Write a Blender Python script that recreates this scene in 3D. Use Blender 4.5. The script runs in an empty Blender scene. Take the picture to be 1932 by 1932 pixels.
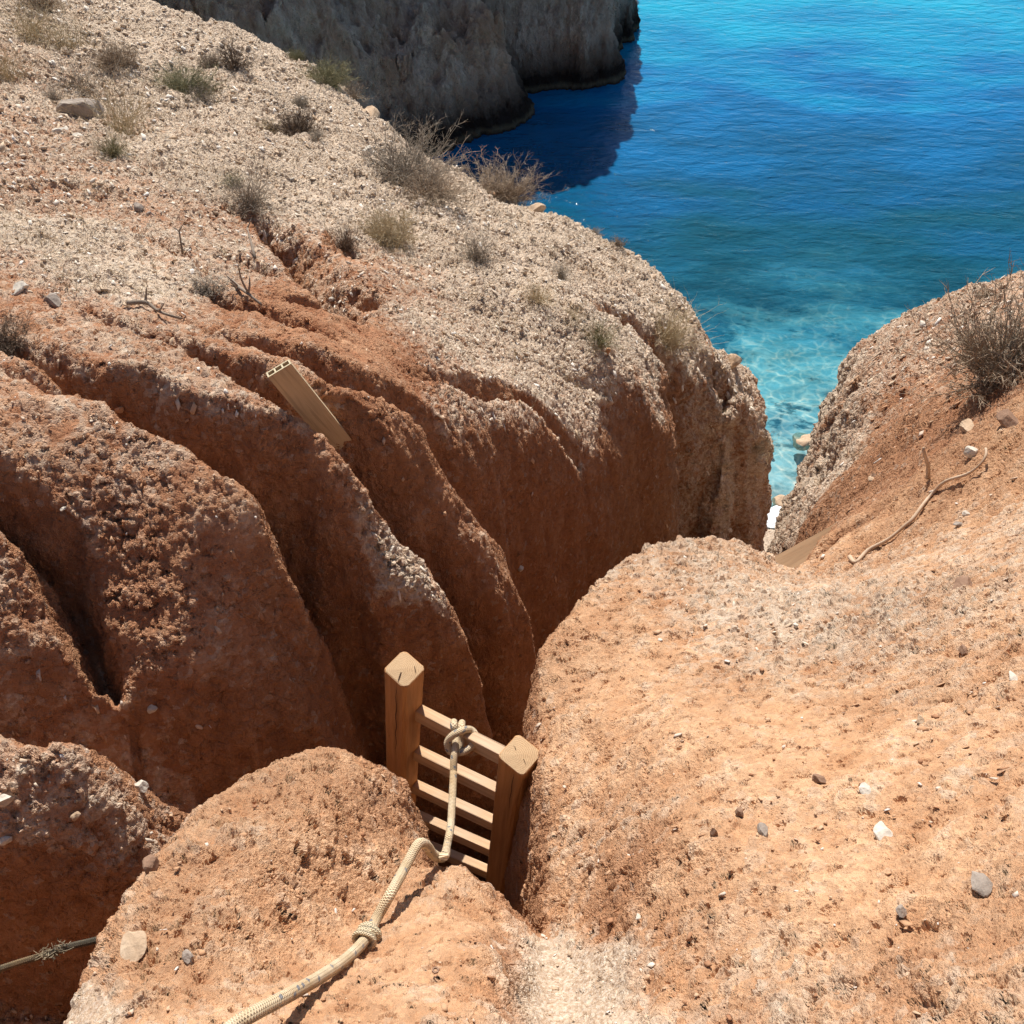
import bpy, bmesh, math, random
import numpy as np
from mathutils import Vector, Matrix

# ------------------------------------------------------------------ camera, sky, sun, exposure
SC = bpy.context.scene
COL = SC.collection
PITCH = math.radians(46); FPX = 1860.0; CTR = 966.0; CAMZ = 16.0
cam_d = bpy.data.cameras.new('camera'); cam = bpy.data.objects.new('camera', cam_d); COL.objects.link(cam)
cam.location = (0, 0, CAMZ); cam.rotation_euler = (math.radians(44), 0, 0)
cam_d.sensor_width = 36; cam_d.lens = 36 * FPX / 1932; cam_d.clip_end = 3000; cam_d.clip_start = 0.05
SC.camera = cam

SUN_EL, SUN_AZ = math.radians(50), math.radians(-8)       # azimuth clockwise from +Y
world = bpy.data.worlds.new("World"); SC.world = world; world.use_nodes = True
wn = world.node_tree; bg = wn.nodes['Background']
sky = wn.nodes.new('ShaderNodeTexSky'); sky.sky_type = 'NISHITA'; sky.sun_disc = False
sky.sun_elevation = SUN_EL; sky.sun_rotation = SUN_AZ
sky.air_density = 1.0; sky.dust_density = 0.6; sky.ozone_density = 1.0
wn.links.new(sky.outputs[0], bg.inputs[0]); bg.inputs[1].default_value = 0.07
sd = bpy.data.lights.new('sun', 'SUN'); sd.energy = 5.0; sd.angle = math.radians(0.53); sd.color = (1.0, 0.95, 0.87)
sun = bpy.data.objects.new('sun', sd); COL.objects.link(sun)
sv = Vector((math.sin(SUN_AZ) * math.cos(SUN_EL), math.cos(SUN_AZ) * math.cos(SUN_EL), math.sin(SUN_EL)))
sun.rotation_euler = sv.to_track_quat('Z', 'Y').to_euler(); sun.location = (10, 20, 60)
SC.view_settings.view_transform = 'Standard'; SC.view_settings.look = 'None'
SC.view_settings.exposure = 0.45; SC.view_settings.gamma = 1
SC.render.engine = 'CYCLES'
SC.cycles.feature_set = 'EXPERIMENTAL'
SC.cycles.dicing_rate = 1.5; SC.cycles.preview_dicing_rate = 1.5; SC.cycles.offscreen_dicing_scale = 8
SC.cycles.max_subdivisions = 8
SC.cycles.max_bounces = 6; SC.cycles.diffuse_bounces = 3; SC.cycles.glossy_bounces = 2; SC.cycles.transparent_max_bounces = 6
SC.cycles.use_denoising = True; SC.cycles.use_adaptive_sampling = True; SC.cycles.adaptive_threshold = .03
SC.cycles.sample_clamp_indirect = 4
rng = np.random.default_rng(7); random.seed(7)

# ------------------------------------------------------------------ helpers
def ray(u, v):
    x = (u - CTR) / FPX; y = -(v - CTR) / FPX
    c, s = math.cos(PITCH), math.sin(PITCH)
    d = np.array([x, c + y * s, -s + y * c]); return d / np.linalg.norm(d)
def P(u, v, r):
    d = ray(u, v)
    if r < 0: r = (-r - CAMZ) / d[2]          # negative: height above the sea
    return np.array([0, 0, CAMZ]) + d * r
def plist(s):
    out = []
    for t in s.replace('\n', ';').split(';'):
        t = t.strip()
        if t: out.append([float(a) for a in t.split(',')])
    return out

_g = np.random.default_rng(11)
PERM = _g.permutation(256); PERM = np.concatenate([PERM, PERM])
GA = _g.uniform(0, 2 * np.pi, 256); GX, GY = np.cos(GA), np.sin(GA)
def perlin(x, y):
    xi = np.floor(x).astype(int); yi = np.floor(y).astype(int)
    xf = x - xi; yf = y - yi; xi &= 255; yi &= 255
    def gr(ix, iy, dx, dy):
        h = PERM[(PERM[ix & 255] + iy) & 511 & 255]; return GX[h] * dx + GY[h] * dy
    u = xf ** 3 * (xf * (xf * 6 - 15) + 10); w = yf ** 3 * (yf * (yf * 6 - 15) + 10)
    a = gr(xi, yi, xf, yf); b = gr(xi + 1, yi, xf - 1, yf)
    c = gr(xi, yi + 1, xf, yf - 1); d = gr(xi + 1, yi + 1, xf - 1, yf - 1)
    return 1.5 * ((a + u * (b - a)) * (1 - w) + (c + u * (d - c)) * w)
def fbm(x, y, f=1.0, o=4, g=0.5):
    s = 0; a = 1
    for k in range(o):
        s = s + a * perlin(x * f + 17.3 * k, y * f - 9.1 * k); f *= 2.03; a *= g
    return s

def seg_field(X, Y, path, vals=None):
    """distance to a polyline, signed (left of travel +), with values interpolated along it"""
    best = np.full(X.shape, 1e9); sgn = np.zeros(X.shape)
    outs = [np.zeros(X.shape) for _ in (vals or [])]
    arc = np.zeros(X.shape); L = 0
    for i in range(len(path) - 1):
        ax, ay = path[i][:2]; bx, by = path[i + 1][:2]
        dx, dy = bx - ax, by - ay; l2 = dx * dx + dy * dy + 1e-12
        t = np.clip(((X - ax) * dx + (Y - ay) * dy) / l2, 0, 1)
        qx, qy = X - ax - t * dx, Y - ay - t * dy
        d = np.sqrt(qx * qx + qy * qy); m = d < best
        best = np.where(m, d, best)
        sgn = np.where(m, np.sign(dx * qy - dy * qx), sgn)
        for k, vv in enumerate(vals or []):
            outs[k] = np.where(m, vv[i] + t * (vv[i + 1] - vv[i]), outs[k])
    return best, sgn, outs
def poly_sd(X, Y, poly):
    """signed distance to a polygon: positive outside"""
    best = np.full(X.shape, 1e9); ins = np.zeros(X.shape, bool); n = len(poly)
    for i in range(n):
        ax, ay = poly[i][:2]; bx, by = poly[(i + 1) % n][:2]
        dx, dy = bx - ax, by - ay; l2 = dx * dx + dy * dy + 1e-12
        t = np.clip(((X - ax) * dx + (Y - ay) * dy) / l2, 0, 1)
        best = np.minimum(best, (X - ax - t * dx) ** 2 + (Y - ay - t * dy) ** 2)
        if abs(dy) > 1e-9:
            c = (ay > Y) != (by > Y)
            ins ^= c & (X < dx * (Y - ay) / dy + ax)
    return np.where(ins, -1, 1) * np.sqrt(best)
def smin(a, b, k):
    h = np.clip(0.5 + 0.5 * (b - a) / k, 0, 1); return b + h * (a - b) - k * h * (1 - h)
def smax(a, b, k): return -smin(-a, -b, k)
def smooth(e0, e1, x):
    t = np.clip((x - e0) / (e1 - e0), 0, 1); return t * t * (3 - 2 * t)

# ------------------------------------------------------------------ terrain shape
# points of the ground's envelope: place in the view and metres from the eye
ENVR = plist("""80,1932,1.95;200,1700,2.1;350,1510,2.3;450,1440,2.4;600,1392,2.5;730,1420,2.6;790,1560,2.6;500,1600,2.15;300,1800,1.95;650,1500,2.35;500,1750,2.05;400,1932,1.8
560,1800,2.09;800,1640,2.44;700,1720,2.28;620,1765,2.19;870,1625,2.36;940,1720,2.33;800,1800,2.0;700,1932,1.78;900,1850,1.91;945,1800,1.99;990,1800,2.2;965,1910,1.85;1005,1905,2.06;1035,1770,2.42;1010,1850,2.22;1100,1900,2.08;1000,1932,2.03;960,1800,2.05
1025,1600,2.58;1012,1300,3.0;1025,1200,3.15;1100,1110,3.45;1250,1010,3.9;1400,1010,4.25;1490,1090,4.2;1300,1200,3.1;1250,1400,2.5;1250,1600,2.13;1250,1800,1.95;1600,1100,3.65;1600,1300,2.7;1600,1600,1.99;1600,1900,1.68
1900,1900,1.5;1900,1500,1.95;1900,1100,2.8;1900,800,4.1;1900,650,5.2;1932,535,7.0;1700,800,5.5;1700,950,4.35;1600,1000,4.5;1650,700,7.1;1600,800,6.9;1550,900,6.8;1500,1030,5.9""")
ENVL = plist("""0,650,-13.7;0,400,-13.2;0,100,-12.3;200,200,-12.1;480,45,14.3;620,110,13.2;700,180,12.3;830,280,11.3;990,370,10.8;1200,470,10.6;1300,530,10.5;700,350,-12.2;500,450,-12.8;300,300,-12.6
1340,640,9.5;1470,780,10.6;1410,650,10.5;1270,770,-11.1;0,705,-13.8;230,770,-13.75;450,890,-13.62;520,950,-13.5;560,1040,-13.35;600,1160,-13.0
145,578,-13.65;284,632,-13.65;437,701,-13.65;600,803,-13.55;693,903,-13.35;740,982,-13.15;810,1040,-13.0;868,1120,-12.82
364,614,-13.55;527,669,-13.6;637,716,-13.58;762,770,-13.35;846,892,-13.0;899,929,-12.85;942,988,-12.65;989,1083,-12.4
364,538,-13.45;509,592,-13.5;618,632,-13.5;734,685,-13.3;883,725,-12.95;1032,774,-12.4;1091,829,-12.05;1095,860,-11.95
740,1060,-13.07;680,1010,-13.18;800,1110,-12.95;900,1010,-12.73;940,1060,-12.57;860,980,-12.85;740,1115,-13.0
538,476,-13.1;618,567,-13.35;850,640,-12.8;1000,690,-12.25;1150,640,-11.9;900,500,-12.3;1100,500,-11.5
200,1000,-13.5;300,1200,-13.26;450,1200,-13.17;300,1350,-13.1;200,1410,-13.05;480,1350,-12.97;100,1100,-13.4;0,1000,-13.6;100,1390,3.05;100,1500,3.1;0,1340,-13.45;330,1520,-13.2""")
WR = [(4, 3, 13.6), (6, 6, 12.2), (5, 0, 15.2), (2, -2, 15.2), (-2, -2, 14.6), (-5, -.5, 14.6), (12, 0, 16), (12, 6, 13.5), (0, -6, 16)]
WL = [(-8, 4, 14.4), (-10, 10, 13.4), (-10, 20, 11.4), (-3, 1.3, 13.6), (-3, 2.6, 14.0), (-14, 0, 16), (-14, 14, 13.5), (-14, 22, 12), (-3, 20, 10), (-6, 1, 14.6)]
def rbf_fit(pts, lam=0.004):
    n = len(pts); xy = pts[:, :2]
    D = np.sqrt(((xy[:, None] - xy[None]) ** 2).sum(-1)); K = D ** 2 * np.log(D + 1e-9)
    A = np.zeros((n + 3, n + 3)); A[:n, :n] = K + lam * np.eye(n); A[:n, n] = 1; A[:n, n + 1:] = xy
    A[n:, :n] = A[:n, n:].T
    return xy, np.linalg.solve(A, np.concatenate([pts[:, 2], [0, 0, 0]]))
FIT_R = rbf_fit(np.array([P(*t) for t in ENVR] + [list(t) for t in WR]))
FIT_L = rbf_fit(np.array([P(*t) for t in ENVL] + [list(t) for t in WL]))
def envelope(X, Y, fit=None):
    xy, w_ = fit or FIT_L
    z = w_[-3] + w_[-2] * X + w_[-1] * Y
    for (x, y), w in zip(xy, w_[:-3]):
        d2 = (X - x) ** 2 + (Y - y) ** 2 + 1e-12; z = z + w * 0.5 * d2 * np.log(d2)
    return z

LEFT = [P(*t)[:2] for t in plist("""250,0,15.5;480,45,14.3;620,110,13.2;700,180,12.3;830,280,11.3;990,370,10.8;1200,470,10.6;1300,530,10.5;1322,590,10.2;1338,645,10.1;1350,655,10.2;1410,655,10.6;1450,700,10.7;1462,770,10.6
1432,850,10.2;1380,760,9.4;1345,690,9.2;1280,700,8.4;1275,770,-11.1;1200,790,-11.4;1095,860,-11.95;1020,875,-12.2;950,885,-12.4;880,905,-12.65;912,930,-12.8;950,988,-12.6;975,1051,-12.5;994,1083,-12.44;960,1102,-12.5;900,1085,-12.6;850,1045,-12.75;808,1000,-12.87
790,990,-12.95;820,1030,-13.0;855,1090,-12.88;880,1150,-12.78;845,1160,-12.82;800,1145,-12.9;740,1125,-12.98;680,1080,-13.08;632,1050,-13.15;600,1070,-13.1;600,1180,-13.0;580,1300,-12.9;480,1400,-12.8;380,1440,-12.85;350,1520,2.95;320,1560,2.95;180,1570,3.0;0,1570,3.05""")]
LEFT += [(-2.2, 1.25), (-4, 1.3), (-15, 1), (-15, 24), (-12, 24)]
RIGHT = [(-6, -.6), (-1.3, .25)] + [P(*t)[:2] for t in plist("""80,1932,1.95;200,1700,2.1;350,1510,2.3;450,1440,2.4;600,1392,2.5;700,1405,2.55;745,1440,2.6;785,1560,2.6;805,1622,2.48;870,1626,2.45;930,1665,2.42;975,1720,2.42;1010,1757,2.42;1035,1750,2.44
1038,1650,2.52;1022,1500,2.75;1014,1300,3.0;1027,1200,3.15;1100,1110,3.45;1180,1050,3.7;1250,1010,3.95;1330,1003,4.15;1400,1010,4.3;1450,1040,4.35;1490,1085,4.35;1530,1050,4.6;1530,1035,5.8;1518,985,6.6;1530,900,7.3
1556,830,7.8;1582,740,8.1;1600,690,8.1;1640,645,8.3;1720,612,8.2;1760,580,8.2;1820,550,8.2;1932,535,8.0""")]
RIGHT += [(6, 6.6), (16, 7), (16, -8), (-6, -8)]

# erosion channels: path as seen (the crest of the fin in front), depth, width of far wall, gap behind the crest
CH = [
 # path (u,v,r, depth), near half width, far reach
 ("0,657,4.9,.25;73,680,4.7,.3;120,705,4.6,.35;153,732,4.4,.45;182,745,4.25,.5;233,758,4.15,.55;269,789,4.1,.6;320,814,4.05,.65;364,831,4.0,.7;450,890,3.92,.8;520,950,3.88,.95;562,1040,3.85,.95;600,1160,3.95,1.0", .10, .75),
 ("-60,690,4.4,.05;0,701,4.3,.14;109,734,4.2,.16;150,742,4.2,.12", .06, .2),
 ("145,578,5.9,.04;218,607,5.6,.12;284,632,5.4,.2;346,658,5.2,.26;382,680,5.1,.32;437,701,5.0,.38;473,723,4.95,.42;527,752,4.85,.48;567,781,4.8,.52;600,803,4.75,.55;650,845,4.65,.62;693,903,4.55,.72;740,982,4.5,.75;810,1040,4.5,.8;860,1090,4.45,.8", .12, .6),
 ("364,614,5.9,.04;418,632,5.8,.15;473,647,5.75,.24;527,669,5.7,.3;575,676,5.7,.34;604,694,5.6,.38;637,716,5.5,.42;673,727,5.5,.44;703,738,5.45,.48;762,770,5.4,.55;809,818,5.35,.65;846,892,5.35,.8;900,960,5.3,1.0", .12, .6),
 ("364,538,6.9,.04;418,563,6.7,.16;473,585,6.5,.2;509,592,6.5,.16;557,611,6.4,.14;618,632,6.3,.1", .08, .3),
 ("734,685,6.2,.04;819,710,6.1,.14;883,725,6.1,.18;957,735,6.2,.2;1032,774,6.3,.2;1091,825,6.5,.2", .08, .25),
 ("429,392,8.7,.1;473,425,8.2,.45;509,454,7.9,.6;538,476,7.6,.75;564,509,7.2,.85;590,540,6.95,.85;618,567,6.8,.7;645,592,6.7,.4;680,610,6.7,.08", .1, .5),
 ("640,508,7.9,.08;665,530,7.6,.25;700,556,7.4,.25;715,565,7.3,.06", .06, .25),
 ("615,440,8.9,.1;640,470,8.6,.3;680,490,8.3,.2;730,510,8.1,.1;800,545,8.0,.06", .08, .25),
 ("255,447,7.4,.05;300,468,7.2,.12;353,494,7.0,.12;390,515,6.9,.05", .06, .15),
 ("195,412,7.9,.05;230,428,7.8,.16;262,446,7.5,.05", .06, .15),
 ("520,560,6.7,.03;570,577,6.6,.2;625,592,6.5,.22;650,600,6.5,.05", .06, .3),
 ("420,480,7.3,.04;455,498,7.2,.12;500,515,7.1,.12;530,528,7.0,.03", .05, .2),
 ("-40,960,3.8,.5;0,985,3.7,.45;60,1035,3.62,.45;110,1100,3.6,.5;150,1200,3.62,.4;200,1300,3.6,.3", .06, .35),
 ("-80,1310,3.3,.6;0,1345,3.15,.65;100,1392,3.08,.75;200,1415,3.08,.8;260,1445,3.05,.85;350,1512,3.0,1.0", .1, .5),
 ("850,640,7.6,.03;1000,690,7.4,.12;1150,730,7.6,.05", .2, .6),
 ("1050,560,8.8,.05;1180,600,8.9,.25;1250,660,8.9,.5;1300,720,9.0,.8;1330,760,9.1,1.2", .1, .5),
 ("1220,520,9.8,.05;1260,560,9.7,.12;1300,600,9.6,.08", .1, .3),
 ("1200,560,9.4,.1;1300,600,9.3,.1;1340,640,9.3,.2;1360,700,9.4,.5", .1, .3),
 ("1510,1050,4.9,.5;1540,1040,4.95,.35;1580,1010,5.3,.2;1640,980,5.6,.05", .08, .3),
 ("1570,860,6.6,.8;1590,780,6.9,.7;1610,720,7.2,.5;1640,690,7.5,.1", .15, .25),
]
FLOOR = [(-5, .9, 13.0), (-2, .95, 12.5), (-.9, 1.35, 12.1), (-.25, 1.6, 11.2), (0, 2.3, 10.4), (.4, 3.0, 9.4), (.95, 3.9, 8.2), (1.6, 4.9, 6.9), (2.5, 6.1, 5.0), (3.4, 7.6, 3.2), (4.3, 9.4, 1.8), (5.5, 13.0, .45), (5.8, 14.8, .05), (6.0, 15.8, -.6), (6.2, 18, -3)]

def env_hit(u, v, fit=None):
    d = ray(u, v); t = np.linspace(.9, 20, 3000); p = np.array([0, 0, CAMZ]) + t[:, None] * d
    return p[int(np.argmax(p[:, 2] < envelope(p[:, 0], p[:, 1], fit)))]
def terrain_z(X, Y):
    EL = envelope(X, Y, FIT_L); ER = envelope(X, Y, FIT_R)
    far = smooth(2, 9, np.hypot(X, Y))
    wx = X + 0.03 * fbm(X + 5, Y, 2.2, 4) * (0.3 + 3 * far); wy = Y + 0.03 * fbm(X - 9, Y + 4, 2.2, 4) * (0.3 + 3 * far)
    dl = poly_sd(wx, wy, LEFT) - .03; dr = poly_sd(wx, wy, RIGHT) - .03 * (1 - far)
    cutL = np.zeros(X.shape); cutR = np.zeros(X.shape)
    for spec, wn_, wf in CH:
        pl = plist(spec); path = []; rt = pl[0][0] > 1450
        for u, v, r, dep in pl:
            p = env_hit(u, v, FIT_R if rt else FIT_L); f = p[:2] / np.hypot(*p[:2]); path.append(p[:2] + f * (.03 + .09 * dep))
        dep = [t[3] * .85 for t in pl]
        d, sg, (dd,) = seg_field(wx, wy, path, [dep])
        WN = .03 + .10 * dd; WF = np.minimum(.04 + .27 * dd, .24) if wf != .5 or rt else .05 + .48 * dd
        sd_ = d * sg                       # left of travel (away from the camera) is positive
        near = np.clip(1 + sd_ / WN, 0, 1); farw = np.clip(1 - sd_ / WF, 0, 1)
        prof = np.where(sd_ >= 0, farw ** 1.3, smooth(-.05, 1.0, near))
        if rt: cutR = np.maximum(cutR, prof * dd)
        else: cutL = np.maximum(cutL, prof * dd)
    wob = 0.05 * fbm(X * 1.0, Y * 1.0, 2.4, 2)
    def plunge(d, K, wid, wk):
        dd = d + wob * smooth(-.1, .5, d) * wk
        return K * 0.5 * (dd + np.sqrt(dd * dd + wid * wid)) * smooth(-1.2, -.0, d)
    zl = EL - cutL - plunge(dl, 14.0 - 6 * far, .05 + .10 * far, 1.0)
    zr = ER - cutR - plunge(dr, 18.0 - 8 * far, .02 + .06 * far, .3 + .5 * far)
    zl = np.where(dl > 1.5, -5, zl); zr = np.where(dr > 1.5, -5, zr)
    zz = np.maximum(zl, zr); d = np.minimum(dl, dr)
    df, _, (zf,) = seg_field(X, Y, FLOOR, [[t[2] for t in FLOOR]])
    fl = zf + .3 * df * smooth(1.5, 4, zf) - 2.2 * np.maximum(0, df - .7)
    fl = fl + .12 * fbm(X, Y, 2.0, 3) * smooth(0, 2, zf)
    zz = smax(zz, fl, .15)
    # relief of the surface
    ld = smooth(.6, -.3, d)
    zz = zz + (.02 + .07 * far) * fbm(X + 31, Y, 1.6, 5, .6) * ld + .014 * fbm(X, Y + 50, 6.0, 4)
    zz = np.where(zz < -1.0, -1.0 + .2 * (zz + 1), zz)
    return zz, d, zl, far

def axis(lo, hi, mid, fine, n):
    # spacing grows away from 'mid'
    t = np.linspace(-1, 1, n); 
    s = np.sinh(t * 3.0) / math.sinh(3.0)
    a = np.where(s < 0, mid + (mid - lo) * s, mid + (hi - mid) * s)
    return a
gx = axis(-9, 9, -0.2, 0, 620); gy = np.concatenate([np.linspace(-3, .3, 30)[:-1], .3 + (22 - .3) * (np.expm1(np.linspace(0, 1, 640) * 2.9) / np.expm1(2.9))])
GXX, GYY = np.meshgrid(gx, gy)
ZZ, DD, EE, FAR = terrain_z(GXX, GYY)

def grid_mesh(name, X, Y, Z, keep=None):
    ny, nx = X.shape; idx = np.arange(nx * ny).reshape(ny, nx)
    q = np.stack([idx[:-1, :-1], idx[:-1, 1:], idx[1:, 1:], idx[1:, :-1]], -1).reshape(-1, 4)
    if keep is not None:
        k = keep[:-1, :-1] & keep[1:, 1:] & keep[1:, :-1] & keep[:-1, 1:]; q = q[k.reshape(-1)]
    me = bpy.data.meshes.new(name)
    me.vertices.add(nx * ny); me.vertices.foreach_set('co', np.stack([X, Y, Z], -1).astype(np.float32).ravel())
    me.loops.add(q.size); me.loops.foreach_set('vertex_index', q.astype(np.int32).ravel())
    me.polygons.add(len(q)); me.polygons.foreach_set('loop_start', np.arange(0, q.size, 4, dtype=np.int32))
    me.polygons.foreach_set('loop_total', np.full(len(q), 4, np.int32))
    me.polygons.foreach_set('use_smooth', np.ones(len(q), bool))
    me.update(calc_edges=True); me.validate(); return me

# ------------------------------------------------------------------ material kit
class NT:
    def __init__(s, name, disp=False):
        s.m = bpy.data.materials.new(name); s.m.use_nodes = True; s.t = s.m.node_tree
        s.n = s.t.nodes; s.b = s.n['Principled BSDF']; s.out = s.n['Material Output']
        if disp: s.m.displacement_method = 'BOTH'
    def link(s, a, b): s.t.links.new(a, b)
    def node(s, k, **kw):
        n = s.n.new(k)
        for a, v in kw.items(): setattr(n, a, v)
        return n
    def setin(s, sock, v):
        if isinstance(v, (int, float, tuple, list)): sock.default_value = v
        else: s.link(v, sock)
    def math(s, op, a, b=0.0, c=None, clamp=False):
        n = s.node('ShaderNodeMath', operation=op, use_clamp=clamp); s.setin(n.inputs[0], a); s.setin(n.inputs[1], b)
        if c is not None: s.setin(n.inputs[2], c)
        return n.outputs[0]
    def mix(s, f, a, b, mode='MIX'):
        n = s.node('ShaderNodeMix', data_type='RGBA', blend_type=mode)
        s.setin(n.inputs[0], f); s.setin(n.inputs[6], a); s.setin(n.inputs[7], b); return n.outputs[2]
    def noise(s, sc, det=4, rough=.55, vec=None, dist=0):
        n = s.node('ShaderNodeTexNoise'); n.inputs['Scale'].default_value = sc; n.inputs['Detail'].default_value = det
        n.inputs['Roughness'].default_value = rough; n.inputs['Distortion'].default_value = dist
        s.link(vec or s.pos(), n.inputs['Vector']); return n.outputs['Fac']
    def vor(s, sc, vec=None, feature='F1', rnd=1.0):
        n = s.node('ShaderNodeTexVoronoi', feature=feature); n.inputs['Scale'].default_value = sc
        n.inputs['Randomness'].default_value = rnd
        s.link(vec or s.pos(), n.inputs['Vector']); return n
    def pos(s):
        if not hasattr(s, '_p'): s._p = s.node('ShaderNodeTexCoord').outputs['Object']
        return s._p
    def attr(s, nm):
        n = s.node('ShaderNodeAttribute', attribute_name=nm); return n.outputs['Fac']
    def ramp(s, f, stops):
        n = s.node('ShaderNodeValToRGB'); e = n.color_ramp.elements
        while len(e) < len(stops): e.new(.5)
        for i, (p, c) in enumerate(stops): e[i].position = p; e[i].color = c if len(c) == 4 else (*c, 1)
        s.link(f, n.inputs[0]); return n.outputs[0]
    def maprange(s, f, a, b, c=0., d=1.):
        n = s.node('ShaderNodeMapRange'); s.setin(n.inputs[0], f)
        for i, v in enumerate((a, b, c, d)): n.inputs[i + 1].default_value = v
        return n.outputs[0]
    def bump(s, h, dist=.01, st=1.0):
        n = s.node('ShaderNodeBump'); n.inputs['Distance'].default_value = dist; n.inputs['Strength'].default_value = st
        s.link(h, n.inputs['Height']); s.link(n.outputs[0], s.b.inputs['Normal'])

RED = (.39, .175, .088); ORANGE = (.55, .32, .185); PALE = (.60, .46, .33); WHITE = (.66, .56, .45)
def soil_material():
    k = NT('earth', True); b = k.b
    tan = k.attr('tan'); pale = k.attr('pale'); scale_far = k.attr('coarse')
    geo = k.node('ShaderNodeNewGeometry')
    n1 = k.noise(1.3, 5, .6); n2 = k.noise(9, 5, .65); n3 = k.noise(45, 4, .7)
    v1 = k.vor(38); v2 = k.vor(95); v3 = k.vor(19); v1.distance = v3.distance = 'CHEBYCHEV'
    sepn = k.node('ShaderNodeSeparateXYZ'); k.link(geo.outputs['True Normal'], sepn.inputs[0])
    c0 = k.node('ShaderNodeSeparateColor'); k.link(v1.outputs['Color'], c0.inputs[0])
    base = k.mix(k.maprange(n2, .35, .68), (*RED, 1), (*ORANGE, 1))
    base = k.mix(k.maprange(n1, .4, .7, 0, .45), base, (.33, .125, .06, 1))
    tn = k.mix(k.maprange(n2, .3, .7), (.53, .285, .145, 1), (.72, .47, .285, 1))
    base = k.mix(k.math('MULTIPLY', tan, k.maprange(n1, .25, .75, .95, .6)), base, tn)
    pl = k.mix(k.maprange(n3, .35, .65), (*PALE, 1), (*WHITE, 1))
    # clay on the steep faces, darkened to deepen their shade; streaks and embedded grit
    st_ = k.maprange(k.attr('rough'), .95, .35)
    mpv = k.node('ShaderNodeMapping'); mpv.inputs['Scale'].default_value = (1, 1, .5); k.link(k.pos(), mpv.inputs[0])
    ns = k.noise(11, 5, .65, mpv.outputs[0], .3); ng = k.noise(33, 4, .7)
    clay = k.ramp(ns, [(.3, (.24, .11, .055)), (.5, (.34, .165, .083)), (.7, (.43, .24, .135))])
    clay = k.mix(k.maprange(ng, .55, .72, 0, .6), clay, (.17, .08, .045, 1))
    clay = k.mix(k.maprange(c0.outputs[0], .93, .95, 0, .5), clay, (.42, .34, .27, 1))
    base = k.mix(k.math('MULTIPLY', st_, .9), base, clay)
    # broken cover of pale chips
    c1 = k.node('ShaderNodeSeparateColor'); k.link(v1.outputs['Color'], c1.inputs[0])
    f = k.math('ADD', pale, k.math('MULTIPLY', k.math('SUBTRACT', n2, .5), .9))
    f = k.math('ADD', f, k.math('MULTIPLY', k.math('SUBTRACT', c1.outputs[0], .5), .35))
    f = k.maprange(f, .25, .75)
    col = k.mix(f, base, pl)
    n6 = k.noise(140, 3, .7)
    col = k.mix(k.attr('sand'), col, k.ramp(n6, [(.35, (.36, .25, .165)), (.5, (.50, .39, .285)), (.65, (.62, .54, .45))]))
    c2 = k.node('ShaderNodeSeparateColor'); k.link(v2.outputs['Color'], c2.inputs[0])
    col = k.mix(k.maprange(c2.outputs[1], 0, 1, 0, .35), col, (.22, .12, .075, 1))
    k.link(col, b.inputs['Base Color']); b.inputs['Roughness'].default_value = .95; b.inputs['Specular IOR Level'].default_value = .15
    # relief: lumps, crumbs, pits and chips; smoother clay on the steep walls
    rough = k.attr('rough')
    n4 = k.noise(60, 5, .7); n5 = k.noise(26, 4, .6)
    h = k.math('MULTIPLY', k.math('SUBTRACT', n2, .5), .034)
    h = k.math('ADD', h, k.math('MULTIPLY', k.math('SUBTRACT', n4, .5), .013))
    h = k.math('SUBTRACT', h, k.math('MULTIPLY', k.maprange(n5, .44, .34), .010))
    pebh = k.math('MULTIPLY', k.math('MULTIPLY', k.maprange(v1.outputs['Distance'], .62, .30), c1.outputs[1]), .014)
    h = k.math('ADD', h, k.math('MULTIPLY', pebh, k.maprange(f, 0, 1, .25, 1)))
    h = k.math('MULTIPLY', h, k.maprange(k.attr('sand'), 0, 1, 1, .3))
    h = k.math('MULTIPLY', k.math('MULTIPLY', h, rough), k.maprange(n1, .38, .66, .95, 2.1))
    h = k.math('ADD', h, k.math('MULTIPLY', k.math('ADD', k.math('MULTIPLY', k.math('SUBTRACT', ns, .5), .06), k.math('MULTIPLY', k.math('SUBTRACT', ng, .5), .022)), st_))
    nb = k.noise(2.6, 4, .6); h = k.math('ADD', h, k.math('MULTIPLY', k.math('MULTIPLY', k.math('SUBTRACT', nb, .5), .42), k.math('MULTIPLY', st_, k.maprange(scale_far, .3, 1, .12, 1))))
    c3 = k.node('ShaderNodeSeparateColor'); k.link(v3.outputs['Color'], c3.inputs[0])
    h3 = k.math('MULTIPLY', k.math('MULTIPLY', k.maprange(v3.outputs['Distance'], .65, .30), k.math('POWER', c3.outputs[0], 2)), .032)
    h = k.math('ADD', h, k.math('MULTIPLY', h3, k.math('MULTIPLY', scale_far, f)))
    # fine shrinkage cracks
    cr = k.node('ShaderNodeTexVoronoi', feature='DISTANCE_TO_EDGE'); cr.inputs['Scale'].default_value = 16; k.link(k.pos(), cr.inputs['Vector'])
    h = k.math('SUBTRACT', h, k.math('MULTIPLY', k.math('MULTIPLY', k.maprange(cr.outputs['Distance'], .03, 0), st_), .004))
    d = k.node('ShaderNodeDisplacement'); d.inputs['Midlevel'].default_value = 0; d.inputs['Scale'].default_value = 1
    k.link(h, d.inputs['Height']); k.link(d.outputs[0], k.out.inputs['Displacement'])
    return k.m

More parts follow.
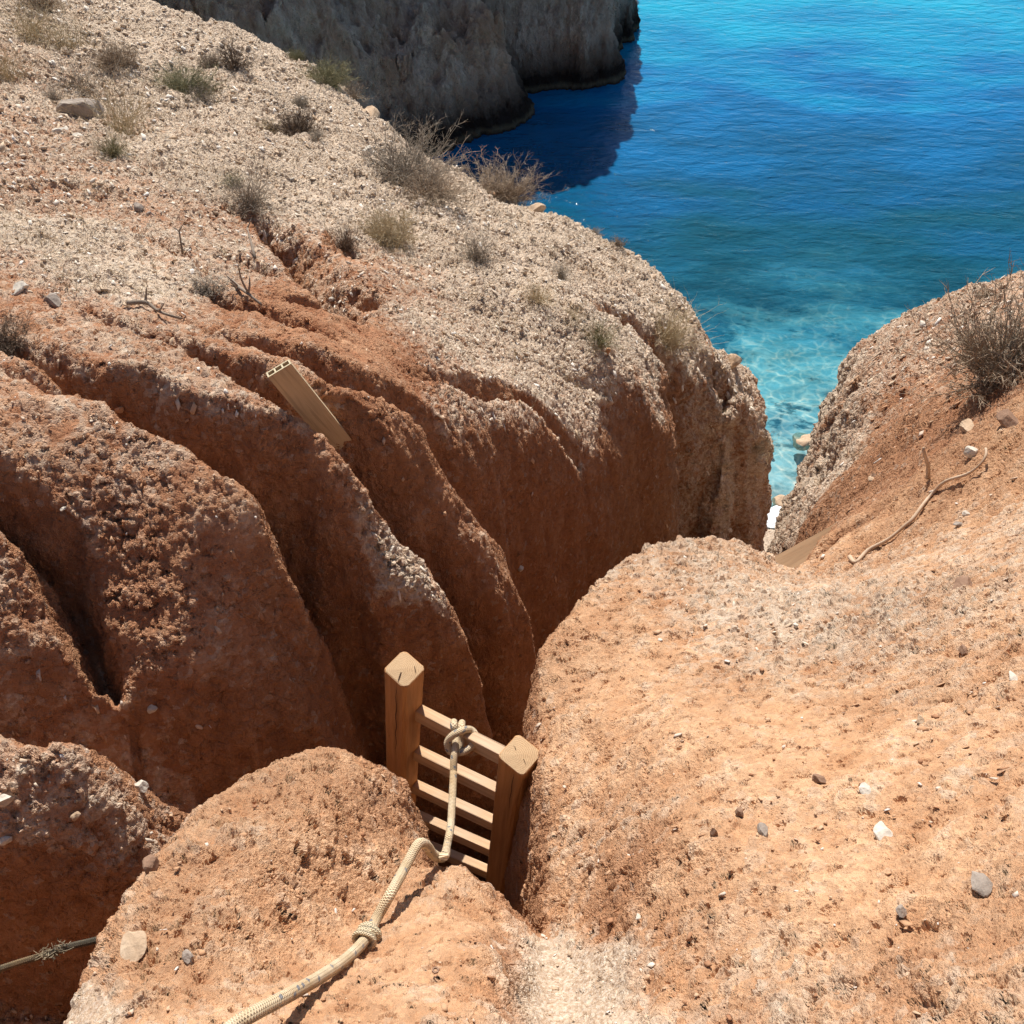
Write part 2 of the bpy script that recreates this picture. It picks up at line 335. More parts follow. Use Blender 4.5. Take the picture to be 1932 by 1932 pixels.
# 'pale' attribute: where light stony gravel covers the red earth
PALEPTS = plist("""600,1500,.12;300,1800,.15;150,1900,.5;700,1850,.15;1080,1860,1.0;1100,1930,1.0;1040,1820,.8;1140,1830,.8;1000,1900,.9;1160,1900,.9;880,1750,.05;1250,1850,.1;1250,1700,.1;900,1850,.15;1150,1720,.15;1250,1400,.2;1500,1400,.2;1700,1700,.12;1900,1900,.3;1100,1200,.15;1350,1050,.5;1500,1150,.6;1650,1150,.5;1850,1050,.4;1900,1300,.3;1750,850,.12;1600,850,.3;1650,700,.5;1850,560,.5;1900,800,.1
100,1450,.48;300,1480,.48;300,1100,.2;200,850,.35;450,950,.2;100,750,.45;100,620,.45;300,640,.5;450,740,.5;330,840,.5;560,770,.5;600,850,.15;500,655,.4;740,1050,.75;800,1100,.6;900,960,.7;970,1050,.75;700,780,.1;600,700,.15;800,850,.12;700,660,.12;550,580,.1;950,820,.5;1080,840,.85;1180,740,.85;1150,780,.8;1230,730,.8;850,640,.75;1000,600,.95;1050,700,.85;1200,650,.9;1200,500,.95;1100,800,.55
600,350,.95;900,400,.95;700,450,.8;600,500,.38;700,550,.35;450,350,.85;300,300,.85;400,200,.9;600,200,.9;300,100,.9;50,120,.7;0,250,.5;150,320,.5;350,400,.45;100,450,.9;200,520,.9;400,470,.5;1350,700,.7;1420,700,.75;1420,800,.7;0,560,.4""")
def interp_pale(X, Y, Z):
    # points as seen are dropped onto the ground along their line of sight
    global PPW
    PPW = []
    for u, v, w in PALEPTS:
        r = ray(u, v); t = np.linspace(.8, 25, 2400); pts = np.array([0, 0, CAMZ]) + t[:, None] * r
        zt = zi0(pts[:, 0], pts[:, 1]); i = int(np.argmax(pts[:, 2] < zt)); PPW.append((*pts[i], w))
    num = np.zeros(X.shape); den = np.zeros(X.shape)
    for x, y, z, w in PPW:
        s2 = (0.12 + .1 * math.hypot(x, y)) ** 2
        g = 1.0 / (((X - x) ** 2 + (Y - y) ** 2) / s2 + .15) ** 2; num += g * w; den += g
    return num / den
def zi0(x, y):
    i = np.clip(np.searchsorted(gx, x), 0, len(gx) - 1); j = np.clip(np.searchsorted(gy, y), 0, len(gy) - 1); return ZZ[j, i]
PALE_G = interp_pale(GXX, GYY, ZZ)
steep = np.hypot(*np.gradient(ZZ, gy, gx))
PALE_G = np.clip(PALE_G * smooth(3.4, 1.4, steep) + .1 * fbm(GXX, GYY, 1.0, 3), 0, 1)
PALE_G = np.where((DD > .5), PALE_G * .4, PALE_G)
PALE_G = np.maximum(PALE_G, .62 * smooth(1.2, 1.9, GXX) * smooth(3.8, 4.8, GYY) * smooth(.25, -.2, np.abs(DD) - .25) + .25 * fbm(GXX, GYY, 3, 3) * smooth(1.5, 2, GXX))
beach = smooth(1.6, .8, ZZ)

me = grid_mesh('ground', GXX, GYY, ZZ, keep=ZZ > -0.95)
TAN_G = smooth(.1, -.1, poly_sd(GXX, GYY, [(-3, -3), (-1.2, .3), (-.6, 1.4), (-.1, 1.4), (.0, 2.4), (1.2, 3.1), (2.4, 3.0), (3, 1.5), (6, 0), (6, -4)]))
def spot(u, v):
    r = ray(u, v); t = np.linspace(.8, 8, 2400); p = np.array([0, 0, CAMZ]) + t[:, None] * r
    return p[int(np.argmax(p[:, 2] < zi0(p[:, 0], p[:, 1])))]
_nz = .035 * fbm(GXX, GYY, 9, 4)
SAND_G = smooth(.03, -.03, poly_sd(GXX, GYY, [spot(*q)[:2] for q in ((965, 1800), (1020, 1785), (1120, 1780), (1190, 1800), (1205, 1860), (1190, 1990), (985, 1990), (975, 1880))]) + _nz)
SAND_G = np.maximum(SAND_G, .8 * smooth(.03, -.03, poly_sd(GXX, GYY, [spot(*q)[:2] for q in ((60, 1990), (160, 1860), (230, 1880), (260, 1990))]) + _nz * 1.6))
for nm, arr in (('sand', SAND_G), ('tan', TAN_G), ('rough', .38 + .62 * smooth(2.6, 1.0, steep)), ('pale', np.maximum(PALE_G, beach * .9)), ('coarse', .25 + .75 * FAR)):
    a = me.attributes.new(nm, 'FLOAT', 'POINT'); a.data.foreach_set('value', arr.astype(np.float32).ravel())
me.materials.append(soil_material())
ground = bpy.data.objects.new('ground', me); COL.objects.link(ground); ground['kind'] = 'structure'
ss = ground.modifiers.new('subd', 'SUBSURF'); ss.subdivision_type = 'SIMPLE'; ss.levels = 0; ss.render_levels = 1
ground.cycles.use_adaptive_subdivision = True


# ------------------------------------------------------------------ placing on the ground
def zi(x, y):
    x = np.asarray(x, float); y = np.asarray(y, float)
    i = np.clip(np.searchsorted(gx, x) - 1, 0, len(gx) - 2); j = np.clip(np.searchsorted(gy, y) - 1, 0, len(gy) - 2)
    a = np.clip((x - gx[i]) / (gx[i + 1] - gx[i]), 0, 1); b = np.clip((y - gy[j]) / (gy[j + 1] - gy[j]), 0, 1)
    return (ZZ[j, i] * (1 - a) + ZZ[j, i + 1] * a) * (1 - b) + (ZZ[j + 1, i] * (1 - a) + ZZ[j + 1, i + 1] * a) * b
def hit(u, v, rmin=1.0):
    """range along the line of sight at which it meets the ground"""
    r = ray(u, v); t = np.linspace(rmin, 24, 9000); p = np.array([0, 0, CAMZ]) + t[:, None] * r
    m = p[:, 2] < zi(p[:, 0], p[:, 1]) + .008
    return t[int(np.argmax(m))] if m.any() else 24.0
def gp(u, v, lift=0.0):
    lim = 17 if u < 900 else 11.6
    for k_ in range(40):                     # a foot hidden just behind the brow stands on the brow
        r = hit(u, v + 3 * k_)
        if r < lim: break
    p = P(u, v + 3 * k_, r); p[2] += lift; return p
def gnormal(x, y, e=.04):
    n = np.array([zi(x - e, y) - zi(x + e, y), zi(x, y - e) - zi(x, y + e), 2 * e]); return n / np.linalg.norm(n)

def tag(o, label=None, cat=None, group=None, kind=None):
    if label: o['label'] = label
    if cat: o['category'] = cat
    if group: o['group'] = group
    if kind: o['kind'] = kind
    return o
def link_mesh(name, verts, faces, mat, parent=None, smooth=False, loc=None):
    me = bpy.data.meshes.new(name); me.from_pydata([tuple(map(float, v)) for v in verts], [], faces); me.validate()
    if smooth: me.polygons.foreach_set('use_smooth', [True] * len(me.polygons))
    me.materials.append(mat); me.update()
    o = bpy.data.objects.new(name, me); COL.objects.link(o)
    if parent is not None: o.parent = parent
    if loc is not None: o.location = loc
    return o
def empty(name, loc):
    o = bpy.data.objects.new(name, None); COL.objects.link(o); o.location = loc; return o

# ------------------------------------------------------------------ sea, seabed, cliffs
def sea_point(u, v, z=0.0):
    r = ray(u, v); t = (z - CAMZ) / r[2]; return (np.array([0, 0, CAMZ]) + t * r)[:2]
HEAD1 = [sea_point(*t) for t in ((600, 380), (760, 305), (840, 280), (900, 264), (960, 246), (1000, 228), (1012, 212))] + [(0.6, 37.5), (-2, 40), (-40, 44), (-45, 22), (-16, 22)]
HEAD2 = [sea_point(*t) for t in ((850, 190), (990, 180), (1060, 172), (1110, 165), (1150, 159), (1176, 152), (1180, 142))] + [(5.2, 46), (6.5, 70), (-50, 80), (-50, 36), (-6, 36)]
cx_ = np.linspace(-34, 9, 330); cy_ = np.concatenate([np.linspace(20, 46, 260), np.linspace(46.3, 68, 50)])
CXX, CYY = np.meshgrid(cx_, cy_)
def cliff_z(X, Y):
    wxx = X + .5 * fbm(X, Y, .35, 4) + .12 * fbm(X, Y + 7, 1.4, 3); wyy = Y + .5 * fbm(X + 40, Y, .35, 4) + .12 * fbm(X + 3, Y, 1.4, 3)
    d1 = -poly_sd(wxx, wyy, HEAD1); d2 = -poly_sd(wxx, wyy, HEAD2)
    z1 = np.where(d1 > 0, 1.75 * d1 + .35 * np.minimum(d1, .8), d1 * 4.5)
    z2 = np.where(d2 > 0, 5.5 * np.minimum(d2, 1.4) + 1.9 * np.maximum(d2 - 1.4, 0), d2 * 5.0)
    cap = 15 + 1.5 * fbm(X, Y, .12, 3) + .1 * (Y - 30)
    z = smax(smin(z1, cap, 3.0), smin(z2, cap + 1, 3.0), .3)
    z = z + (1.3 * fbm(X, Y, .4, 5, .6)) * smooth(.2, 3, z)
    return np.maximum(z, -4)
CZZ = cliff_z(CXX, CYY)
cme = grid_mesh('cliff', CXX, CYY, CZZ, keep=CZZ > -3.5)
def cliff_material():
    k = NT('cliff_rock', True); b = k.b
    mp = k.node('ShaderNodeMapping'); mp.inputs['Scale'].default_value = (1, 1, .55); k.link(k.pos(), mp.inputs[0]); vec = mp.outputs[0]
    n1 = k.noise(.5, 6, .62, vec); n2 = k.noise(3.0, 6, .7, vec); v1 = k.vor(2.6, vec); v2 = k.vor(6.5, vec)
    sp = k.node('ShaderNodeSeparateXYZ'); k.link(k.pos(), sp.inputs[0]); z = sp.outputs[2]
    col = k.ramp(n2, [(.3, (.28, .22, .18)), (.55, (.52, .44, .36)), (.75, (.68, .60, .52))])
    col = k.mix(k.maprange(n1, .42, .66, 0, .7), col, (.36, .22, .13, 1))
    wet = k.maprange(k.math('ADD', z, k.math('MULTIPLY', n2, -1.2)), 1.3, -.1)
    col = k.mix(wet, col, (.025, .020, .017, 1))
    rim = k.math('MULTIPLY', k.maprange(z, .02, .12), k.maprange(z, .3, .16))
    col = k.mix(k.math('MULTIPLY', rim, .5), col, (.20, .19, .13, 1))
    k.link(col, b.inputs['Base Color']); b.inputs['Roughness'].default_value = .9; b.inputs['Specular IOR Level'].default_value = .2
    h = k.math('MULTIPLY', k.math('SUBTRACT', n1, .5), .8)
    h = k.math('ADD', h, k.math('MULTIPLY', k.math('SUBTRACT', n2, .5), .55))
    h = k.math('ADD', h, k.math('MULTIPLY', k.math('SUBTRACT', .5, v1.outputs['Distance']), .22))
    h = k.math('ADD', h, k.math('MULTIPLY', k.math('SUBTRACT', .5, v2.outputs['Distance']), .10))
    d = k.node('ShaderNodeDisplacement'); d.inputs['Midlevel'].default_value = 0; d.inputs['Scale'].default_value = 1
    k.link(h, d.inputs['Height']); k.link(d.outputs[0], k.out.inputs['Displacement'])
    return k.m
cme.materials.append(cliff_material())
cliff = bpy.data.objects.new('cliff', cme); COL.objects.link(cliff); cliff['kind'] = 'structure'
cs = cliff.modifiers.new('subd', 'SUBSURF'); cs.subdivision_type = 'SIMPLE'; cs.levels = 0; cs.render_levels = 1
cliff.cycles.use_adaptive_subdivision = True

# seabed: shelves from the shingle beach into deeper water
sx = np.concatenate([np.linspace(-80, -8, 40)[:-1], np.linspace(-8, 30, 240), np.linspace(30.5, 140, 40)])
sy = np.concatenate([np.linspace(4, 50, 300), np.linspace(50.5, 260, 60)])
SXX, SYY = np.meshgrid(sx, sy)
off = np.maximum(SYY - 15.2, 0)
SZ = -.10 - .14 * off - .006 * off ** 2
SZ = np.maximum(SZ, -7) + .18 * fbm(SXX, SYY, .3, 4) * smooth(0, 3, off)
SZ = np.where(SYY < 15.2, -.10 + (15.2 - SYY) * .12, SZ)
shingle = smooth(15.9, 15.1, SYY + .12 * fbm(SXX, SYY, .8, 2))
sbm = grid_mesh('seabed', SXX, SYY, np.minimum(SZ, .55))
a = sbm.attributes.new('shingle', 'FLOAT', 'POINT'); a.data.foreach_set('value', shingle.astype(np.float32).ravel())
k = NT('seabed')
n1 = k.noise(.22, 5, .6); n2 = k.noise(1.3, 5, .65); n3 = k.noise(30, 3, .6)
sp = k.node('ShaderNodeSeparateXYZ'); k.link(k.pos(), sp.inputs[0])
sand = k.mix(k.maprange(n2, .35, .65), (.70, .68, .62, 1), (.42, .42, .38, 1))
patch = k.maprange(k.math('ADD', n2, k.math('MULTIPLY', n1, .8)), .97, 1.04)
col = k.mix(k.math('MULTIPLY', patch, k.maprange(sp.outputs[1], 15.5, 19, .0, .85)), sand, (.05, .10, .11, 1))
deepf = k.maprange(k.math('ADD', n1, k.math('MULTIPLY', sp.outputs[1], .012)), .74, .90, 0, .85)
col = k.mix(deepf, col, (.02, .10, .15, 1))
col = k.mix(k.attr('shingle'), col, k.mix(k.maprange(n3, .3, .7), (.16, .16, .17, 1), (.34, .33, .33, 1)))
k.link(col, k.b.inputs['Base Color']); k.b.inputs['Roughness'].default_value = 1; k.b.inputs['Specular IOR Level'].default_value = 0
sbm.materials.append(k.m)
o = bpy.data.objects.new('seabed', sbm); COL.objects.link(o); o['kind'] = 'structure'

# water surface
wx_ = np.array([-300, -8, 0, 5, 10, 20, 400.]); wy_ = np.array([12, 15, 20, 30, 60, 150, 700.])
WX, WY = np.meshgrid(wx_, wy_)
wme = grid_mesh('sea', WX, WY, np.zeros(WX.shape))
k = NT('sea_water'); k.n.remove(k.b)
mp = k.node('ShaderNodeMapping'); mp.inputs['Scale'].default_value = (.75, 1.5, 1); mp.inputs['Rotation'].default_value = (0, 0, .18); k.link(k.pos(), mp.inputs[0]); wv = mp.outputs[0]
w1 = k.noise(1.3, 4, .55, wv, .4); w2 = k.noise(3.6, 4, .6, wv, .3); w3 = k.noise(.28, 3, .5, wv)
hgt = k.math('ADD', k.math('MULTIPLY', w1, .30), k.math('MULTIPLY', w2, .09))
bmp = k.node('ShaderNodeBump'); bmp.inputs['Distance'].default_value = .22; bmp.inputs['Strength'].default_value = 1; k.link(hgt, bmp.inputs['Height'])
sp = k.node('ShaderNodeSeparateXYZ'); k.link(k.pos(), sp.inputs[0]); yy = sp.outputs[1]
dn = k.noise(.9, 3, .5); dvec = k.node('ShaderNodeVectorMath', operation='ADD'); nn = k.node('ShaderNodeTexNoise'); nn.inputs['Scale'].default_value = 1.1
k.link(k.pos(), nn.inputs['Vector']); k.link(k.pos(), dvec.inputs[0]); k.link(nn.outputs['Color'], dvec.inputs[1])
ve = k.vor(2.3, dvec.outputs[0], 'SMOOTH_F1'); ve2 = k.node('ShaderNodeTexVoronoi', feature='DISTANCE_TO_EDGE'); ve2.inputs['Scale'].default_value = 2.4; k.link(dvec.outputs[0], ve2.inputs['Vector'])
caustic_tint = k.math('MULTIPLY', k.maprange(ve2.outputs['Distance'], .15, .0, 0, 1), k.maprange(w1, .36, .55))       # web of sunlight focused by the swell, painted into the tint
tint = k.mix(k.math('MULTIPLY', caustic_tint, k.maprange(yy, 38, 18, .15, 1)), (.30, .68, .82, 1), (.85, 1, 1, 1))
tint = k.mix(k.maprange(yy, 22, 15.2, 0, .8), tint, k.mix(caustic_tint, (.64, .80, .86, 1), (1, 1, 1, 1)))
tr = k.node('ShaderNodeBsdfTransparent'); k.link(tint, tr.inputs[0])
body = k.node('ShaderNodeBsdfDiffuse')
zone = k.math('ADD', yy, k.math('MULTIPLY', k.math('SUBTRACT', w3, .5), 20))
bc = k.ramp(k.maprange(zone, 15, 50), [(.0, (.02, .21, .25)), (.28, (.012, .20, .32)), (.45, (.007, .135, .31)), (.62, (.006, .15, .37)), (.78, (.006, .24, .45)), (1.0, (.008, .36, .56))])
k.link(bc, body.inputs[0]); bmp2 = k.node('ShaderNodeBump'); bmp2.inputs['Distance'].default_value = .8; k.link(hgt, bmp2.inputs['Height']); k.link(bmp2.outputs[0], body.inputs['Normal'])
bodyf = k.maprange(zone, 19, 38, .04, .90)
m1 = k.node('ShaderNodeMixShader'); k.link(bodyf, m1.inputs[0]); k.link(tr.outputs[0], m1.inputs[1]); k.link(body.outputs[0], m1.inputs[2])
gl = k.node('ShaderNodeBsdfGlossy'); gl.inputs['Roughness'].default_value = .08; k.link(bmp.outputs[0], gl.inputs['Normal'])
fr = k.node('ShaderNodeFresnel'); fr.inputs['IOR'].default_value = 1.22; k.link(bmp.outputs[0], fr.inputs['Normal'])
m2 = k.node('ShaderNodeMixShader'); k.link(fr.outputs[0], m2.inputs[0]); k.link(m1.outputs[0], m2.inputs[1]); k.link(gl.outputs[0], m2.inputs[2])
k.link(m2.outputs[0], k.out.inputs['Surface'])
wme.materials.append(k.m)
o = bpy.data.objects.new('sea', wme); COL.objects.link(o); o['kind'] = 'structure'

# foam where the ripple breaks on the shingle
fx = np.linspace(3, 9, 260); fy = np.linspace(0, 1, 26); FX, FT = np.meshgrid(fx, fy)
cen = 15.25 + .16 * fbm(FX, FX * 0 + 2, .7, 4); widf = .34 + .16 * fbm(FX, FX * 0 + 8, 1.3, 3)
FY = cen + (FT - .5) * 2 * widf
FZ = .012 + .05 * np.sin(FT * math.pi) * (1 + .5 * fbm(FX, FY, 5, 3))
hole = fbm(FX, FY, 3.2, 4) > .55 + .6 * (1 - np.abs(2 * FT - 1))
fm = grid_mesh('foam', FX, FY, FZ, keep=~hole)
k = NT('foam'); k.b.inputs['Base Color'].default_value = (.8, .83, .85, 1); k.b.inputs['Roughness'].default_value = .7; k.bump(k.noise(25, 4, .7), .03)
fm.materials.append(k.m); o = bpy.data.objects.new('foam', fm); COL.objects.link(o); o['kind'] = 'stuff'; o['label'] = 'white foam of a small wave on the grey shingle'; o['category'] = 'foam'


# ------------------------------------------------------------------ wood, rope, twigs, stone materials
def wood_material(name, c0, c1, axis=2, fine=60, rings=False, gray=0.0):
    k = NT(name); mp = k.node('ShaderNodeMapping')
    sc = [1, 1, 1]; sc[axis] = .06; mp.inputs['Scale'].default_value = sc; k.link(k.pos(), mp.inputs[0])
    n = k.noise(fine, 5, .65, mp.outputs[0], .6); n2 = k.noise(fine * .25, 3, .5, mp.outputs[0], 1.5); n3 = k.noise(4, 3)
    col = k.ramp(n, [(.3, c0), (.7, c1)])
    col = k.mix(k.maprange(n2, .5, .62, 0, .4), col, tuple(x * .55 for x in c0) + (1,))
    if gray: col = k.mix(k.maprange(n3, .35, .7, 0, gray), col, (.5, .42, .33, 1))
    if rings:
        tc = k.node('ShaderNodeSeparateXYZ'); k.link(k.pos(), tc.inputs[0])
        w = k.node('ShaderNodeTexWave', wave_type='RINGS', rings_direction='Z'); w.inputs['Scale'].default_value = 58; w.inputs['Distortion'].default_value = 3.2
        w.inputs['Detail'].default_value = 2; w.inputs['Detail Scale'].default_value = 3
        off = k.node('ShaderNodeMapping'); off.inputs['Location'].default_value = (.011, .014, 0); k.link(k.pos(), off.inputs[0]); k.link(off.outputs[0], w.inputs['Vector'])
        geo = k.node('ShaderNodeTexCoord'); sn = k.node('ShaderNodeSeparateXYZ'); k.link(geo.outputs['Normal'], sn.inputs[0])
        top = k.maprange(sn.outputs[2], .75, .9)
        ring = k.mix(k.maprange(n3, .35, .7, 0, .6), k.ramp(w.outputs['Fac'], [(.1, (.40, .245, .125)), (.5, (.55, .37, .21))]), (.46, .33, .20, 1))
        col = k.mix(top, col, ring)
    k.link(col, k.b.inputs['Base Color']); k.b.inputs['Roughness'].default_value = .75; k.b.inputs['Specular IOR Level'].default_value = .25
    k.bump(n, .002, .8); return k.m
M_POST = wood_material('post_wood', (.36, .165, .06), (.52, .27, .11), 2, 55, True)
M_RUNG = wood_material('rung_wood', (.42, .235, .11), (.62, .41, .24), 0, 60, False, .5)
M_BOARD = wood_material('board_wood', (.42, .27, .155), (.56, .39, .24), 0, 40)
M_COMPOSITE = wood_material('composite', (.47, .35, .215), (.54, .41, .26), 0, 120)
M_COMPEND = wood_material('composite_end', (.62, .52, .34), (.72, .62, .42), 1, 60)
k = NT('crack'); k.b.inputs['Base Color'].default_value = (.05, .025, .012, 1); k.b.inputs['Roughness'].default_value = 1; M_CRACK = k.m
def rope_material(name, c0, c1, fleck):
    k = NT(name); uv = k.node('ShaderNodeUVMap'); uv.uv_map = 'UVMap'
    sp = k.node('ShaderNodeSeparateXYZ'); k.link(uv.outputs[0], sp.inputs[0]); L, A = sp.outputs[0], sp.outputs[1]
    # braid: two crossing families of strands (L in metres, A in turns)
    a = k.math('SINE', k.math('ADD', k.math('MULTIPLY', L, 1300), k.math('MULTIPLY', A, 2 * math.pi * 6)))
    b_ = k.math('SINE', k.math('SUBTRACT', k.math('MULTIPLY', L, 1300), k.math('MULTIPLY', A, 2 * math.pi * 6)))
    br = k.math('MAXIMUM', a, b_)
    n = k.noise(30, 4); n2 = k.noise(7, 3)
    col = k.ramp(n, [(.3, c0), (.7, c1)])
    col = k.mix(k.maprange(br, -.2, -.9, 0, .45), col, (.30, .20, .09, 1))
    col = k.mix(k.maprange(n2, .5, .75, 0, .4), col, (.50, .30, .13, 1))
    fl = k.vor(48, uv.outputs[0]) if False else None
    cell = k.node('ShaderNodeCombineXYZ'); k.link(k.math('FLOOR', k.math('MULTIPLY', L, 105)), cell.inputs[0]); k.link(k.math('FLOOR', k.math('ADD', k.math('MULTIPLY', A, 9), k.math('MULTIPLY', L, 52))), cell.inputs[1])
    wn2 = k.node('ShaderNodeTexWhiteNoise'); k.link(cell.outputs[0], wn2.inputs['Vector'])
    col = k.mix(k.math('MULTIPLY', k.maprange(wn2.outputs['Value'], .955, .965), fleck), col, (.16, .19, .24, 1))
    k.link(col, k.b.inputs['Base Color']); k.b.inputs['Roughness'].default_value = .85; k.b.inputs['Specular IOR Level'].default_value = .2
    k.bump(br, .0016, .9); return k.m
M_ROPE = rope_material('rope_sheath', (.62, .46, .28), (.78, .64, .45), .8)
M_KNOT = rope_material('knot_strands', (.68, .54, .34), (.82, .70, .50), 0)
M_OLDROPE = rope_material('old_rope', (.06, .055, .045), (.14, .115, .08), 0)

def tube(points, rad, sides=12, cap=True, sub=6):
    """smooth tube through control points; returns verts, faces, uvs(per vert: arc length, turn)"""
    pts = [np.array(p[:3], float) for p in points]; n = len(pts); out = []; rr = []
    R = rad if isinstance(rad, (list, tuple, np.ndarray)) else [rad] * n
    for i in range(n - 1):
        p0, p1, p2, p3 = pts[max(i - 1, 0)], pts[i], pts[i + 1], pts[min(i + 2, n - 1)]
        for j in range(sub):
            t = j / sub
            out.append(.5 * ((2 * p1) + (-p0 + p2) * t + (2 * p0 - 5 * p1 + 4 * p2 - p3) * t * t + (-p0 + 3 * p1 - 3 * p2 + p3) * t ** 3)); rr.append(R[i] + (R[i + 1] - R[i]) * t)
    out.append(pts[-1]); rr.append(R[-1])
    V, Fc, UV = [], [], []; L = 0; N = None
    for i, p in enumerate(out):
        T = out[min(i + 1, len(out) - 1)] - out[max(i - 1, 0)]; T /= np.linalg.norm(T) + 1e-12
        if N is None:
            N = np.cross(T, [0.3, .2, 1.]); 
        N = N - T * np.dot(N, T); N /= np.linalg.norm(N) + 1e-12; B = np.cross(T, N)
        if i: L += np.linalg.norm(p - out[i - 1])
        for s_ in range(sides):
            a = 2 * math.pi * s_ / sides; V.append(p + rr[i] * (math.cos(a) * N + math.sin(a) * B)); UV.append((L, s_ / sides))
    m = len(out)
    for i in range(m - 1):
        for s_ in range(sides):
            a = i * sides + s_; b = i * sides + (s_ + 1) % sides; Fc.append((a, b, b + sides, a + sides))
    if cap: Fc.append(tuple(range(sides))[::-1]); Fc.append(tuple((m - 1) * sides + s_ for s_ in range(sides)))
    return V, Fc, UV
class Geo:
    def __init__(s): s.V = []; s.F = []; s.U = []
    def add(s, V, F, U=None):
        n = len(s.V); s.V += list(V); s.F += [tuple(i + n for i in f) for f in F]; s.U += list(U) if U else [(0, 0)] * len(V)
    def build(s, name, mat, parent=None, smooth=True, loc=None):
        V = s.V if loc is None else [np.asarray(v) - np.asarray(loc) for v in s.V]
        o = link_mesh(name, V, s.F, mat, parent, smooth)
        if any(u != (0, 0) for u in s.U):
            uvl = o.data.uv_layers.new(name='UVMap'); vi = np.zeros(len(o.data.loops), np.int32); o.data.loops.foreach_get('vertex_index', vi)
            uvl.data.foreach_set('uv', np.array(s.U, np.float32)[vi].ravel())
        if loc is not None and parent is None: o.location = tuple(loc)
        return o
def frame_obj(name, V, F, mat, origin, X, Y, Z, parent=None, smooth=False):
    """mesh given in a local frame, so that its grain runs along its own axes"""
    o = link_mesh(name, V, F, mat, None, smooth)
    M = Matrix(((X[0], Y[0], Z[0], origin[0]), (X[1], Y[1], Z[1], origin[1]), (X[2], Y[2], Z[2], origin[2]), (0, 0, 0, 1)))
    if parent is not None:
        o.parent = parent; o.matrix_world = M; o.matrix_parent_inverse = Matrix.Identity(4)
        o.matrix_basis = Matrix.Translation(-Vector(parent.location)) @ M
    else: o.matrix_world = M; o.matrix_basis = M
    return o
def unit(v): v = np.asarray(v, float); return v / np.linalg.norm(v)
def rbox(a, b, l0, l1, r, nz=10, jit=.0012, seed=1, dome=.004):
    """rounded square bar along z from l0 (bottom) to l1 (top)"""
    rg = np.random.default_rng(seed); prof = []
    for cx, cy, a0 in ((a / 2 - r, b / 2 - r, 0), (-a / 2 + r, b / 2 - r, 90), (-a / 2 + r, -b / 2 + r, 180), (a / 2 - r, -b / 2 + r, 270)):
        for q in range(6):
            t = math.radians(a0 + q * 18); prof.append((cx + r * math.cos(t), cy + r * math.sin(t)))
    n = len(prof); V = []; F = []
    zs = list(np.linspace(l0, l1 - .006, nz)) + [l1 - .002, l1]; sc = [1] * nz + [.975, .93]
    for zz_, s_ in zip(zs, sc):
        for (x, y) in prof:
            j = rg.normal(0, jit, 2); V.append((x * s_ + j[0], y * s_ + j[1], zz_))
    for i in range(len(zs) - 1):
        for q in range(n):
            F.append((i * n + q, i * n + (q + 1) % n, (i + 1) * n + (q + 1) % n, (i + 1) * n + q))
    V.append((0, 0, l1 + dome)); c = len(V) - 1; t = (len(zs) - 1) * n
    for q in range(n): F.append((t + q, t + (q + 1) % n, c))
    F.append(tuple(range(n))[::-1]); return V, F

# ------------------------------------------------------------------ the ladder
TL = P(763, 1262, 3.04); rR = ray(981, 1424); TR = np.array([0, 0, CAMZ]) + rR * ((TL[2] - CAMZ) / rR[2])
DL, DR = ray(742, 2200), ray(860, 2216)
LADLOC = (float((TL[0] + TR[0]) / 2 + .2), float((TL[1] + TR[1]) / 2 + .3), 11.2)
ladder = tag(empty('wooden_ladder', LADLOC), 'wooden ladder of two square posts and flat rungs standing in the cleft', 'ladder')
side = unit(TR - TL)
def post_frame(D):
    Z = -D; X = unit(side - Z * np.dot(side, Z)); return X, np.cross(Z, X), Z
for i, (T0, D) in enumerate(((TL, DL), (TR, DR))):
    X, Y, Z = post_frame(D)
    V, F = rbox(.094, .094, -2.6, 0, .017, 14, .0008, 3 + i)
    po = frame_obj('post', V, F, M_POST, T0, X, Y, Z, ladder)
    # drying cracks, thin dark wedges cut a little proud of the wood
    ck = Geo()
    def crack(pts2, w, face):
        V = []; F = []
        for q, (a_, z_) in enumerate(pts2):
            ww = w * math.sin(math.pi * (q + .5) / len(pts2)) + .0002
            if face == 'front': V += [(a_ - ww, -.0478, z_), (a_ + ww, -.0478, z_)]
            elif face == 'left': V += [(-.0478, a_ - ww, z_), (-.0478, a_ + ww, z_)]
            else: V += [(a_ - ww, z_ - ww * .5, .0026 - .05 * 0), (a_ + ww, z_ + ww * .5, .0026)]
            if q: F.append((2 * q - 2, 2 * q - 1, 2 * q + 1, 2 * q))
        ck.add(V, F)
    rg = np.random.default_rng(40 + i)
    if i == 0:
        crack([(.012 + .002 * math.sin(q * .9), -.006 - q * .022) for q in range(30)], .0016, 'front')
        crack([(-.02 + .001 * math.sin(q), -.30 - q * .02) for q in range(12)], .0009, 'front')
        crack([(.014 - .003 * q, -.042 + .0065 * q) for q in range(6)], .0020, 'top')
        crack([(.036 - .004 * q, .012 + .003 * q) for q in range(6)], .0012, 'top')
    else:
        crack([(-.032 + .007 * q, .008 + .0018 * math.sin(q * 2) - .002 * q) for q in range(10)], .0015, 'top')
        crack([(.018 + .001 * math.sin(q), -.004 - q * .022) for q in range(16)], .0010, 'front')
    ck.build('crack', M_CRACK, po, False)
